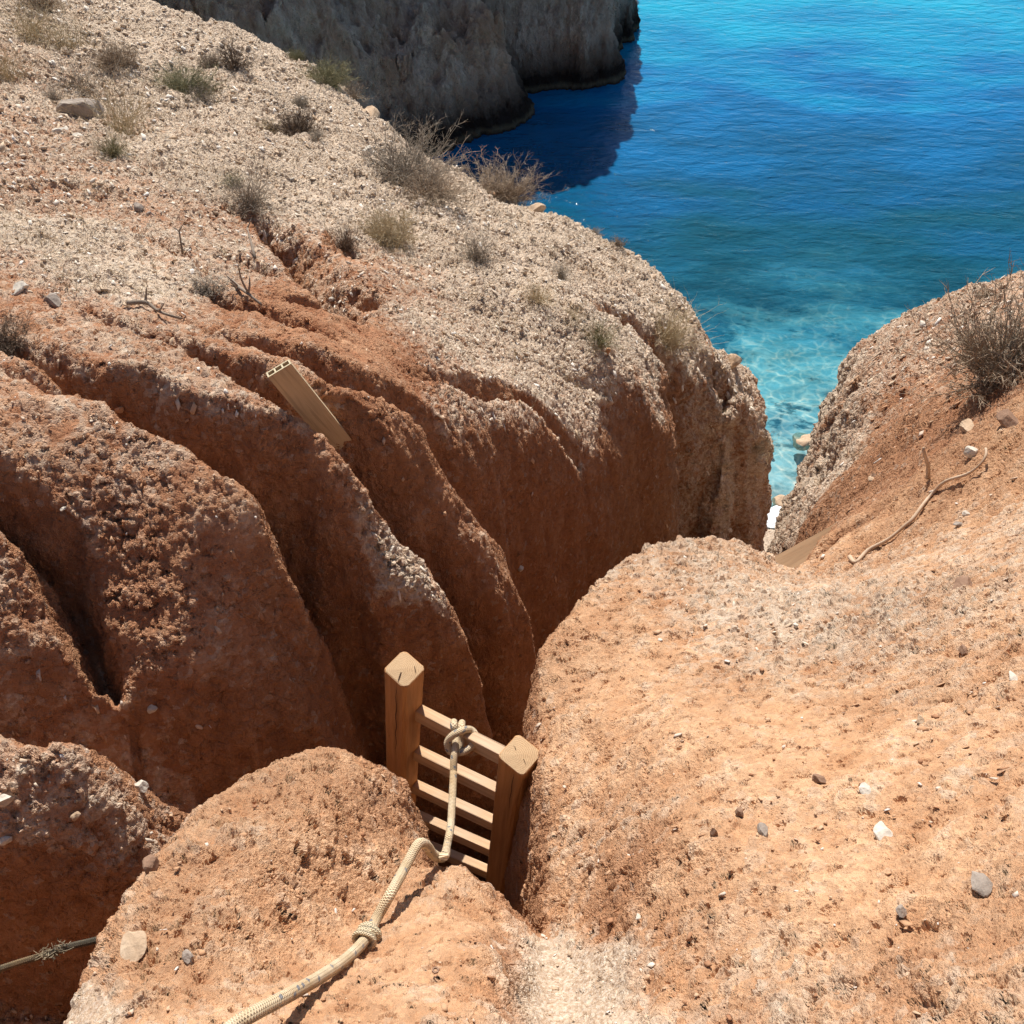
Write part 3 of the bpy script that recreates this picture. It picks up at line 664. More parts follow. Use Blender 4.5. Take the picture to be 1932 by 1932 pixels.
def along(T0, D, u, v):
    """length down a post at which it is seen at height v"""
    t = np.linspace(0, 2.4, 4000); p = T0 + t[:, None] * D - np.array([0, 0, CAMZ])
    c, s = math.cos(PITCH), math.sin(PITCH); dep = p[:, 1] * c - p[:, 2] * s; up = p[:, 1] * s + p[:, 2] * c
    vv = CTR - FPX * up / dep; return t[int(np.argmin(abs(vv - v)))]
XL, YL, ZL = post_frame(DL)
away = YL if YL[1] > 0 else -YL
RUNGV = [(1340, 1452), (1410, 1517), (1476, 1573), (1530, 1623), (1582, 1664)]
la = [along(TL, DL, 0, a) for a, b in RUNGV]; lb = [along(TR, DR, 0, b) for a, b in RUNGV]
st = (la[-1] - la[0]) / 4; st2 = (lb[-1] - lb[0]) / 4
la = [la[0] + st * q for q in range(9)]; lb = [lb[0] + st2 * q for q in range(9)]
RUNGS = []
for q in range(9):
    A = TL + DL * la[q] + away * .022; B = TR + DR * lb[q] + away * .022
    X = unit(B - A); Zr = unit(-DL - X * np.dot(-DL, X)); Yr = np.cross(Zr, X); A = A + X * .02 - Zr * .012; ln = np.linalg.norm(B - A) + .11
    V, F = [], []
    r = np.random.default_rng(60 + q)
    V, F = rbox(.034, .068, 0, ln, .0035, 4, .0004, 60 + q, .0)
    # bar built along z -> lay it along x
    V = [(z, x, y) for x, y, z in V]
    ro = frame_obj('rung', V, [f for f in F], M_RUNG, A, X, Yr, Zr, ladder); RUNGS.append((A, X, Yr, Zr, ln))

# ------------------------------------------------------------------ the rope
def c5(x, y): return 575 + .3142 * x, 1182 + .3142 * y
def c4(x, y): return 767 + .1819 * x, 1310 + .1819 * y
RR = .0115
A, X, Yr, Zr, ln = RUNGS[0]
kn = P(868, 1395, 1); rk = np.linalg.norm(A + X * ln * .42 - np.array([0, 0, CAMZ])) - .035
S = [(490, 1000, .5), (488, 800, .5), (490, 680, .9), (500, 590, .7), (510, 500, -.6), (503, 420, -1.6), (492, 350, -.3), (488, 310, -.5), (492, 290, -3.2), (505, 360, -8), (540, 470, -9), (565, 380, -8.5), (575, 300, -3.4), (573, 318, -.6), (572, 360, .2),
     (566, 450, -.8), (560, 530, -1.2), (520, 590, -1.3), (462, 595, -.6), (428, 545, 0), (432, 480, 1.0), (480, 425, 2.3), (550, 388, 2.7), (610, 366, 1.8), (665, 368, .5), (708, 410, .2), (712, 475, .3), (675, 540, .6), (610, 588, .7), (545, 605, -.6), (500, 600, -1.9), (470, 560, -2.6)]
knotpts = []
for x, y, dz in S:
    u, v = c4(x, y); knotpts.append(P(u, v, rk - dz * .01))
low = []
for (x, y), r in zip(((880, 1150), (868, 1250), (852, 1330)), (rk - .10, rk - .17, rk - .24)):
    low.append(P(*c5(x, y), r))
def onground(u, v, up=0.0): return P(u, v, min(hit(u, v), 2.47) - RR * 1.25 - up)
mid = [onground(*c5(842, 1372), .0), onground(*c5(812, 1388), .0), onground(*c5(765, 1362), .04), onground(*c5(735, 1318), .08), onground(*c5(700, 1300), .12), onground(*c5(668, 1325), .14), onground(*c5(600, 1450), .15), onground(*c5(520, 1595), .11), onground(*c5(430, 1755), .03), onground(690, 1772, .006)]
tail = [onground(650, 1812, .035), onground(600, 1846, .065), onground(540, 1880, .09), onground(480, 1912, .10), onground(440, 1936, .095), onground(380, 1985, .05), onground(300, 2050, .03)]
rope_path = tail[::-1] + mid[::-1] + low[::-1] + [knotpts[1]]
g = Geo()
g.add(*tube(rope_path, RR, 14, True, 8))
RLOC = tuple(float(a) for a in mid[-1])
rope = g.build('rope', M_ROPE, None, True, RLOC)
tag(rope, 'thick cream braided rope tied to the top rung and running over the near mound', 'rope')
g = Geo(); g.add(*tube(knotpts[1:], RR * .98, 14, True, 8)); o = g.build('loop_knot', M_ROPE, rope, True, RLOC)
g = Geo(); kc = onground(692, 1769, .004)
ax = unit(onground(730, 1700, .01) - onground(650, 1812, .01)); e1 = unit(np.cross(ax, [0, 0, 1.])); e2 = np.cross(e1, ax)
rg = np.random.default_rng(5)
for q in range(9):
    tilt = rg.normal(0, .5, 2); off_ = (q - 4) * .0038; pts_ = []
    for j in range(15):
        t = 2 * math.pi * j / 14 * 1.0; rad = .0165 + .004 * math.cos(q * .9) + .002 * math.sin(3 * t + q)
        pts_.append(kc + ax * (off_ + .009 * math.sin(t + q * 2.1) * tilt[0]) + rad * (math.cos(t) * e1 + math.sin(t) * e2))
    g.add(*tube(pts_, .0052, 7, False, 3))
g.build('splice_knot', M_KNOT, rope, True, RLOC)

# old dark rope strung across the cleft at the lower left
pts_ = [P(*t) for t in ((-700, 1960, 3.5), (-320, 1900, 3.15), (-30, 1838, 2.95), (0, 1828, 2.93), (40, 1815, 2.91), (90, 1800, 2.89), (130, 1786, 2.88), (190, 1771, 2.87), (230, 1752, 2.82), (300, 1720, 2.74), (380, 1690, 2.5))]
g = Geo(); g.add(*tube(pts_, .0085, 10, True, 6)); oldr = g.build('frayed_rope', M_OLDROPE, None, True, tuple(float(a) for a in pts_[1]))
tag(oldr, 'old dark frayed rope strung across the shaded cleft', 'rope')
g = Geo(); rg = np.random.default_rng(9)
for q in range(150):
    c = pts_[5] + (pts_[6] - pts_[5]) * rg.uniform(-.35, .75) + rg.normal(0, .006, 3)
    d = unit(pts_[6] - pts_[5]) * rg.uniform(-.015, .02) + rg.normal(0, .007, 3); g.add(*tube([c, c + d * .5 + rg.normal(0, .003, 3), c + d], .0010, 3, False, 2))
g.build('frayed_strands', M_KNOT, oldr, True, tuple(float(a) for a in pts_[1]))

# ------------------------------------------------------------------ planks
def frame_from(A, B, u, v, du, dv, r):
    X = unit(B - A); s0 = P(u + du, v + dv, r) - P(u, v, r); Y = unit(s0 - X * np.dot(s0, X)); return X, Y, np.cross(X, Y)
def boxv(x0, x1, y0, y1, z0, z1):
    V = [(x, y, z) for x in (x0, x1) for y in (y0, y1) for z in (z0, z1)]
    F = [(0, 1, 3, 2), (4, 6, 7, 5), (0, 4, 5, 1), (2, 3, 7, 6), (0, 2, 6, 4), (1, 5, 7, 3)]; return V, F
A_ = P(527, 698, 3.72); B_ = P(634, 829, 4.04)
X, Y, Z = frame_from(A_, B_, 527, 698, 44, -19, 3.8)
if np.dot(Z, A_ - np.array([0, 0, CAMZ])) > 0: Z = -Z; Y = Y
W, T = .098, .022; L_ = .56
plank = tag(empty('hollow_plank', tuple(float(a) for a in (A_ + X * .45))), 'tan hollow decking plank leaning in a red gully with its cut end up', 'plank')
g = Geo(); y0, y1 = -W / 2, W / 2
g.add(*boxv(0, L_, y0, y1, 0, .0045)); g.add(*boxv(0, L_, y0, y1, -T, -T + .0045))
for yy0 in (y0, y0 + (W - .006) / 3, y0 + 2 * (W - .006) / 3, y1 - .006): g.add(*boxv(.0, L_, yy0, yy0 + .006, -T + .0047, -.0002))
frame_obj('hollow_body', g.V, g.F, M_COMPOSITE, A_, X, Y, Z, plank)
g = Geo()
g.add(*boxv(-.0015, -.0002, y0, y1, 0.0, .0045)); g.add(*boxv(-.0015, -.0002, y0, y1, -T, -T + .0045))
for yy0 in (y0, y0 + (W - .006) / 3, y0 + 2 * (W - .006) / 3, y1 - .006): g.add(*boxv(-.0015, -.0002, yy0, yy0 + .006, -T + .0047, -.0002))
frame_obj('cut_end', g.V, g.F, M_COMPEND, A_, X, Y, Z, plank)

A_ = P(1440, 1088, 4.62); B_ = P(1600, 1000, 4.9)
X, Y, Z = frame_from(A_, B_, 1480, 1060, 22, 40, 4.6)
g = Geo(); g.add(*boxv(0, .75, -.055, .055, -.014, .014))
bo = frame_obj('wooden_board', g.V, g.F, M_BOARD, A_, X, Y, Z)
tag(bo, 'weathered brown board wedged across the notch behind the right mound', 'board')


# ------------------------------------------------------------------ stones
def stone_material(name, c0, c1):
    k = NT(name); n = k.noise(14, 6, .65); v = k.noise(70, 3, .6)
    col = k.ramp(n, [(.3, c0), (.7, c1)]); col = k.mix(k.maprange(v, .5, .7, 0, .5), col, tuple(x * .6 for x in c0) + (1,))
    k.link(col, k.b.inputs['Base Color']); k.b.inputs['Roughness'].default_value = .85; k.b.inputs['Specular IOR Level'].default_value = .2
    k.bump(k.math('ADD', n, k.math('MULTIPLY', v, .4)), .006, 1); return k.m
ST = dict(grey=stone_material('stone_grey', (.24, .19, .155), (.42, .355, .30)), pale=stone_material('stone_pale', (.50, .44, .36), (.70, .63, .54)),
          brown=stone_material('stone_brown', (.20, .115, .075), (.34, .21, .14)), tan=stone_material('stone_tan', (.40, .27, .17), (.58, .44, .31)), orange=stone_material('stone_orange', (.42, .21, .11), (.60, .36, .21)))
def rock_shape(size, seed, flat=.6, cuts=9, sub=3):
    r = random.Random(seed); bm = bmesh.new(); bmesh.ops.create_icosphere(bm, subdivisions=sub, radius=1)
    pl = []
    for _ in range(cuts):
        n = Vector((r.gauss(0, 1), r.gauss(0, 1), r.gauss(0, 1))).normalized(); pl.append((n, r.uniform(.45, .85)))
    for v in bm.verts:
        p = v.co.copy()
        for n, d in pl:
            e = p.dot(n) - d
            if e > 0: p -= n * e
        q = p * 3 + Vector((seed, 0, 0)); p += p.normalized() * .06 * (math.sin(q.x * 2.1 + q.y) + math.sin(q.y * 2.7 - q.z * 1.3)) * .5
        v.co = Vector((p.x * size[0], p.y * size[1], p.z * size[2]))
    V = [tuple(v.co) for v in bm.verts]; F = [tuple(x.index for x in f.verts) for f in bm.faces]; bm.free(); return V, F
# u, v, width px, height/width, material, sink, rotation, label
STONES = [
 (155,213,74,.55,'grey',.35,.3,'large grey boulder half buried among dry grass on the upper slope'),
 (115,247,32,.35,'pale',.3,.1,'small flat grey slab below the grey boulder, the left one of two'),
 (147,257,20,.4,'pale',.3,.8,'small flat pale slab below the grey boulder, the right one of two'),
 (40,545,38,.5,'pale',.3,.5,'white angular stone near the left edge above the dark shrub'),
 (98,568,34,.5,'grey',.3,1.5,'bluish grey angular stone beside the white stone'),
 (925,352,24,.75,'orange',.25,.3,'orange brown rounded stone under the shrub by the water'),
 (1008,390,46,.5,'tan',.35,-.5,'long brown boulder on the cliff edge beside the small tufts'),
 (698,207,44,.5,'tan',.45,.2,'pale ledge block sticking out at the brow of the upper slope'),
 (692,292,30,.8,'pale',.3,.9,'pale lumpy stone at the left foot of the tall spiky shrub'),
 (765,335,24,.7,'grey',.3,.9,'grey stone in the shade of the tall spiky shrub'),
 (1143,666,18,1.2,'orange',.15,.3,'small upright orange stone on the rim of the cleft'),
 (1148,684,30,.35,'tan',.3,.3,'flat tan stone below the small upright orange stone'),
 (1382,684,34,1.0,'tan',.3,.4,'rounded tan block crowning the outer rock pillar'),
 (1742,612,17,.6,'pale',.2,.4,'smooth white stone on the brow of the right slope'),
 (1834,856,28,.9,'pale',.2,.7,'grey white broken stone above the long bare root'),
 (1828,808,40,.4,'tan',.3,.2,'jutting flat stone ledge on the right slope above the grey white stone'),
 (1905,795,46,.6,'brown',.35,.2,'dark crumbling stone at the right edge below the big bush'),
 (1823,972,14,.8,'pale',.2,.1,'small pinkish white stone right of the bare root'),
 (1808,990,16,.7,'grey',.2,1.1,'small olive grey stone right of the bare root'),
 (1645,905,14,.7,'tan',.2,.2,'small tan stone lying just left of the short stick'),
 (1818,1109,52,.22,'brown',.35,.45,'long thin brown stone lying on the right mound'),
 (1818,1228,24,.6,'brown',.25,.2,'purple brown pebble on the right mound below the long thin stone'),
 (1501,1180,11,.8,'pale',.15,.2,'tiny white pebble in the middle of the right mound'),
 (1545,1472,26,.8,'brown',.35,1.0,'dark oval pebble sunk in the right mound'),
 (1728,1331,18,.5,'brown',.2,.3,'small dark wedge of stone on the right mound'),
 (1737,1358,24,.5,'tan',.35,.3,'pinkish pebble below the small dark wedge of stone'),
 (1632,1492,30,.35,'pale',.3,.3,'flat glossy pale pebble on the right mound'),
 (1668,1570,40,.5,'pale',.35,.3,'broad pinkish white stone sunk in the right mound'),
 (1440,1568,26,.8,'grey',.3,.9,'grey oval pebble sunk in the right mound'),
 (1348,1572,18,1.2,'brown',.3,.9,'upright brown pebble by the shaded pits of the right mound'),
 (1395,1535,20,.8,'brown',.2,.2,'dark red pebble between two pits on the right mound'),
 (1850,1670,44,.42,'grey',.2,.55,'long dark slate chip lying low on the right mound'),
 (1700,1720,24,.6,'grey',.35,.2,'grey pebble left of the long slate chip'),
 (1912,1278,26,.4,'pale',.3,.2,'white flake at the right edge of the mound'),
 (1205,1733,16,.7,'pale',.2,.2,'small pale pebble near the bare sandy hollow'),
 (1560,1905,24,.5,'tan',.3,.4,'small tan chip near the bottom edge of the photo'),
 (287,1637,38,.7,'brown',.25,.2,'grey brown stone jutting from the edge of the near mound'),
 (252,1785,56,.22,'tan',.15,.35,'thin angular pale slab lying on the near mound'),
 (356,1806,26,.5,'grey',.3,.6,'grey brown stone right of the thin angular slab'),
 (266,1486,24,.8,'pale',.2,.7,'pale blocky stone on the gravelly rim at the left'),
 (143,1539,20,.75,'tan',.15,.3,'square tan stone on the lip of the gravelly rim'),
 (6,1508,34,.7,'pale',.2,.3,'white stone cut by the left edge of the photo'),
 (10,1583,22,.5,'pale',.2,.3,'pale oblong stone below the white stone at the left edge'),
 (288,1337,18,.5,'pale',.1,.6,'white shard on the shaded face of the big fin'),
 (227,773,17,.8,'orange',.15,.3,'pinkish stone perched on the crest of the big fin'),
 (120,960,11,.8,'pale',.15,.3,'tiny white stone on the face of the big fin'),
 (978,1072,15,1.2,'pale',.1,.3,'white block at the tip of the middle fin'),
 (627,566,12,.8,'pale',.2,.3,'small white stone at the mouth of the deepest gully'),
 (740,1035,14,.7,'pale',.2,.3,'pale chip on the gravelly nose behind the ladder'),
 (1140,605,14,.6,'pale',.2,.3,'pale pebble by the grass tufts near the cliff brow'),
 (262,392,22,.6,'grey',.25,.3,'grey stone in the gravel at the head of the long gully'),
 (285,408,16,.8,'grey',.25,1.3,'smaller grey stone just below the grey stone at the gully head'),
]
def px(r): return r / FPX
for i, (u, v, w, hr, mt, sink, rot, lab) in enumerate(STONES):
    c = gp(u, v); r = float(np.linalg.norm(c - np.array([0, 0, CAMZ]))); W_ = w * px(r) * .56
    n = gnormal(c[0], c[1]); n = unit(n * .6 + np.array([0, -.25, .5]))
    sz = (W_, W_ * random.uniform(.6, .85), W_ * hr * 1.05)
    V, F = rock_shape(sz, i + 3); o = link_mesh('stone', V, F, ST[mt], None, False)
    q = Vector(n).to_track_quat('Z', 'Y'); o.rotation_mode = 'QUATERNION'
    from mathutils import Quaternion
    o.rotation_quaternion = q @ Quaternion((0, 0, 1), rot); o.location = tuple(c + n * sz[2] * (.45 - sink))
    tag(o, lab, 'stone' if w < 60 or hr < .5 else 'boulder', 'loose stones on the slopes')

# rocks awash by the beach
for i, (u, v, w, lab) in enumerate(((1519, 828, 52, 'tan sunlit rock under the shallow water in the gap'), (1474, 948, 42, 'low flat rock breaking the water near the foam'), (1452, 838, 26, 'submerged rock beside the foot of the outer pillar'))):
    p2 = sea_point(u, v); r = math.hypot(p2[0], p2[1], CAMZ); W_ = w * px(r) * .55
    V, F = rock_shape((W_, W_ * .8, W_ * .45), 90 + i, sub=4); o = link_mesh('shore_rock', V, F, ST['tan'], None, True)
    o.location = (p2[0], p2[1], -.06 - .1 * (i == 2)); o.rotation_euler = (0, 0, i); tag(o, lab, 'rock', 'rocks at the water edge')

# ------------------------------------------------------------------ loose gravel
def ico0():
    V = np.array([(x, y, z) for x in (-.55, .55) for y in (-.55, .55) for z in (-.55, .55)] + [(0, 0, .75), (0, 0, -.75), (.8, 0, 0), (-.75, .1, 0)])
    F = np.array([(1, 5, 8), (5, 7, 8), (7, 3, 8), (3, 1, 8), (0, 9, 4), (4, 9, 6), (6, 9, 2), (2, 9, 0), (4, 10, 5), (5, 10, 7), (7, 10, 6), (6, 10, 4), (0, 1, 11), (1, 3, 11), (3, 2, 11), (2, 0, 11), (0, 4, 5), (0, 5, 1), (2, 3, 7), (2, 7, 6)])
    return V, F
def gridval(A, x, y):
    i = np.clip(np.searchsorted(gx, x), 0, len(gx) - 1); j = np.clip(np.searchsorted(gy, y), 0, len(gy) - 1); return A[j, i]
def scatter(n_try, seed):
    rg = np.random.default_rng(seed)
    # candidate spots are uniform over the view's ground, thinned by how stony the ground is
    u = rg.uniform(-60, 1990, n_try); v = rg.uniform(-40, 1990, n_try)
    c, s = math.cos(PITCH), math.sin(PITCH); x = (u - CTR) / FPX; y = -(v - CTR) / FPX
    D = np.stack([x, c + y * s, -s + y * c], -1); D /= np.linalg.norm(D, axis=1)[:, None]
    t = np.full(n_try, .9); act = np.arange(n_try); step = .012
    while len(act):
        p = D[act] * t[act][:, None]; go = (p[:, 2] + CAMZ > zi(p[:, 0], p[:, 1])) & (t[act] < 20)
        act = act[go]; t[act] += step * np.maximum(1, t[act] * .5)
    p = D * t[:, None]; p[:, 2] += CAMZ; ok = (t < 19.5)
    return p[ok], t[ok]
GP_, GT_ = scatter(100000, 3)
rg = np.random.default_rng(21)
GP_[:, 2] = zi(GP_[:, 0], GP_[:, 1])
pal = gridval(PALE_G, GP_[:, 0], GP_[:, 1]); stp = gridval(steep, GP_[:, 0], GP_[:, 1])
keep = rg.uniform(0, 1, len(GP_)) < np.clip(.10 + .9 * pal, 0, 1) * smooth(3.0, 1.2, stp) + .015
keep &= GP_[:, 2] > 1
keep &= rg.uniform(0, 1, len(GP_)) < np.where(GT_ < 5, .10 + .6 * smooth(.5, .8, pal), 1)
keep &= rg.uniform(0, 1, len(GP_)) > .9 * gridval(SAND_G, GP_[:, 0], GP_[:, 1])
GP_, GT_, pal = GP_[keep], GT_[keep], pal[keep]
def build_gravel(name, sel, mat, lab):
    P_, T_ = GP_[sel], GT_[sel]; n = len(P_); V0, F0 = ico0()
    size = np.exp(rg.normal(0, .55, n)) * (.0008 + .0010 * T_) ; size = np.minimum(size, .003 + .0024 * T_)
    sc = np.stack([rg.uniform(.8, 1.5, n), rg.uniform(.6, 1.1, n), rg.uniform(.25, .7, n)], -1) * size[:, None]
    V = V0[None] * (1 + rg.normal(0, .3, (n, 12, 1))) * sc[:, None]
    # random turn about z then a tilt
    a = rg.uniform(0, 2 * np.pi, n); ca, sa = np.cos(a)[:, None], np.sin(a)[:, None]
    X = V[..., 0] * ca - V[..., 1] * sa; Y = V[..., 0] * sa + V[..., 1] * ca; Z = V[..., 2]
    e = .03; nx = (zi(P_[:, 0] - e, P_[:, 1]) - zi(P_[:, 0] + e, P_[:, 1])) / (2 * e); ny = (zi(P_[:, 0], P_[:, 1] - e) - zi(P_[:, 0], P_[:, 1] + e)) / (2 * e)
    nx = np.clip(nx, -1.5, 1.5); ny = np.clip(ny, -1.5, 1.5)
    tx = rg.normal(0, .4, n)[:, None]; ty = rg.normal(0, .4, n)[:, None]
    Z = Z - X * (nx[:, None] * .8 + tx) - Y * (ny[:, None] * .8 + ty)
    lift = .002 + size * .15 + .003 * T_ / 3
    W = np.stack([X + P_[:, :1], Y + P_[:, 1:2], Z + P_[:, 2:] + lift[:, None]], -1).reshape(-1, 3)
    Fc = (F0[None] + (np.arange(n) * 12)[:, None, None]).reshape(-1, 3)
    me = bpy.data.meshes.new(name); me.vertices.add(len(W)); me.vertices.foreach_set('co', W.astype(np.float32).ravel())
    me.loops.add(Fc.size); me.loops.foreach_set('vertex_index', Fc.astype(np.int32).ravel()); me.polygons.add(len(Fc))
    me.polygons.foreach_set('loop_start', np.arange(0, Fc.size, 3, dtype=np.int32)); me.polygons.foreach_set('loop_total', np.full(len(Fc), 3, np.int32))
    me.update(calc_edges=True); at = me.attributes.new('shade', 'FLOAT', 'POINT'); at.data.foreach_set('value', np.repeat(rg.uniform(0, 1, n), 12).astype(np.float32))
    me.materials.append(mat); o = bpy.data.objects.new(name, me); COL.objects.link(o); tag(o, lab, 'gravel', kind='stuff'); return n
def gravel_material(name, stops):
    k = NT(name); col = k.ramp(k.attr('shade'), stops); n = k.noise(60, 3)
    col = k.mix(k.maprange(n, .4, .7, 0, .35), col, (.40, .22, .12, 1)); k.link(col, k.b.inputs['Base Color']); k.b.inputs['Roughness'].default_value = .9
    k.b.inputs['Specular IOR Level'].default_value = .2; return k.m
MG1 = gravel_material('gravel_pale', [(0, (.40, .28, .18)), (.35, (.58, .46, .34)), (.75, (.68, .60, .50)), (1, (.76, .72, .66))])
MG2 = gravel_material('gravel_red', [(0, (.30, .14, .075)), (.45, (.48, .27, .15)), (.8, (.55, .38, .25)), (1, (.68, .62, .56))])
isp = pal > .42
NG = (build_gravel('gravel', isp, MG1, 'pale stone chips strewn over the whitish slopes'), build_gravel('gravel', ~isp, MG2, 'scattered reddish chips on the bare earth'))

# ------------------------------------------------------------------ dry shrubs, tufts, dead wood
def plant_material(name, c0, c1):
    k = NT(name); n = k.noise(9, 4, .6); k.link(k.ramp(n, [(.3, c0), (.7, c1)]), k.b.inputs['Base Color']); k.b.inputs['Roughness'].default_value = .8
    k.b.inputs['Specular IOR Level'].default_value = .15; return k.m
PM = dict(dark=plant_material('twig_dark', (.10, .07, .05), (.24, .18, .13)), grey=plant_material('twig_grey', (.20, .16, .12), (.38, .32, .25)), green=plant_material('twig_green', (.15, .14, .07), (.32, .29, .17)), straw=plant_material('straw', (.34, .26, .15), (.58, .47, .31)), brown=plant_material('twig_brown', (.22, .155, .10), (.42, .33, .24)))
M_DEAD = plant_material('dead_wood', (.14, .105, .08), (.34, .27, .21))
def ribbon(V, F, pts, w):
    """thin three sided twig"""
    n0 = len(V)
    for i, p in enumerate(pts):
        T = unit(pts[min(i + 1, len(pts) - 1)] - pts[max(i - 1, 0)] + 1e-9); N = unit(np.cross(T, (.3, .9, .2))); B = np.cross(T, N); ww = w * (1 - .7 * i / (len(pts) - 1))
        for a in (0, 2.09, 4.19): V.append(p + ww * (math.cos(a) * N + math.sin(a) * B))
    for i in range(len(pts) - 1):
        a = n0 + 3 * i
        for q in range(3): b = (q + 1) % 3; F.append((a + q, a + b, a + b + 3, a + q + 3))
def plant_mesh(name, kind, seed, mat):
    """unit-size plant: about 1 wide, on z=0"""
    rg = np.random.default_rng(seed); V, F = [], []
    N = dict(spiky=230, dome=260, tuft=190, twiggy=80, grass=150)[kind]
    for _ in range(N):
        az = rg.uniform(0, 2 * math.pi)
        if kind == 'spiky': el = math.asin(rg.uniform(.15, 1)); L = rg.uniform(.55, 1.05) * (.45 + .45 * math.sin(el)); w = .0048; kids = 8; bend = .12
        elif kind == 'dome': el = math.asin(rg.uniform(0, 1)); L = rg.uniform(.40, .52); w = .0045; kids = 9; bend = .1
        elif kind == 'tuft': el = math.radians(rg.uniform(25, 90)); L = rg.uniform(.35, .85); w = .0042; kids = 3; bend = .2
        elif kind == 'twiggy': el = math.radians(rg.uniform(5, 80)); L = rg.uniform(.3, .6); w = .0075; kids = 8; bend = .3
        else: el = math.radians(rg.uniform(35, 90)); L = rg.uniform(.35, .9); w = .0034; kids = 1; bend = .3
        d = np.array([math.cos(az) * math.cos(el), math.sin(az) * math.cos(el), math.sin(el)])
        base = np.array([rg.normal(0, .10), rg.normal(0, .08), 0]) * (1.6 if kind in ('grass', 'dome') else 1); pts = [base]; dd = d.copy()
        for q in range(5):
            dd = unit(dd + rg.normal(0, bend, 3) + np.array([0, 0, -.05 if kind in ('grass', 'tuft') else .03])); pts.append(pts[-1] + dd * L / 5)
        ribbon(V, F, pts, w)
        for _k in range(kids):
            i = rg.integers(1, 6); p = pts[i]; cd = unit(unit(pts[i] - pts[i - 1]) + rg.normal(0, .55, 3)); l = L * rg.uniform(.12, .35)
            p1 = p + cd * l * .5; p2 = p1 + unit(cd + rg.normal(0, .35, 3)) * l * .5; ribbon(V, F, [p, p1, p2], w * .6)
            if kind in ('spiky', 'dome', 'twiggy'):
                for _m in range(2):
                    c2 = unit(cd + rg.normal(0, .8, 3)); ribbon(V, F, [p1, p1 + c2 * l * .4], w * .5)
    me = bpy.data.meshes.new(name); me.from_pydata([tuple(map(float, v)) for v in V], [], F); me.materials.append(mat); me.update(); return me
PL = {}
def plant(u, v, w, hr, kind, mat, seed, lab, cat, group=None, name=None):
    """u, v: foot of the plant, w: width in the view, hr: height over width"""
    c = gp(u, v); r = float(np.linalg.norm(c - np.array([0, 0, CAMZ]))); W_ = w * px(r) * 1.08
    key = (kind, mat, seed % 3)
    if key not in PL: PL[key] = plant_mesh(kind + '_plant', kind, hash_(kind) + seed % 3, PM[mat])
    nm = name or ('grass_tuft' if kind in ('grass', 'tuft') else 'dry_shrub')
    o = bpy.data.objects.new(nm, PL[key]); COL.objects.link(o); o.location = (c[0], c[1], c[2] - .01)
    o.scale = (W_, W_, W_ * hr * 1.25); o.rotation_euler = (random.uniform(-.12, .12), random.uniform(-.12, .12), seed * 1.7)
    tag(o, lab, cat, group or ('dry grass tufts on the slopes' if cat == 'grass tuft' else 'dry shrubs on the slopes'))
def hash_(s_): return sum(ord(ch) * (i + 3) for i, ch in enumerate(s_))
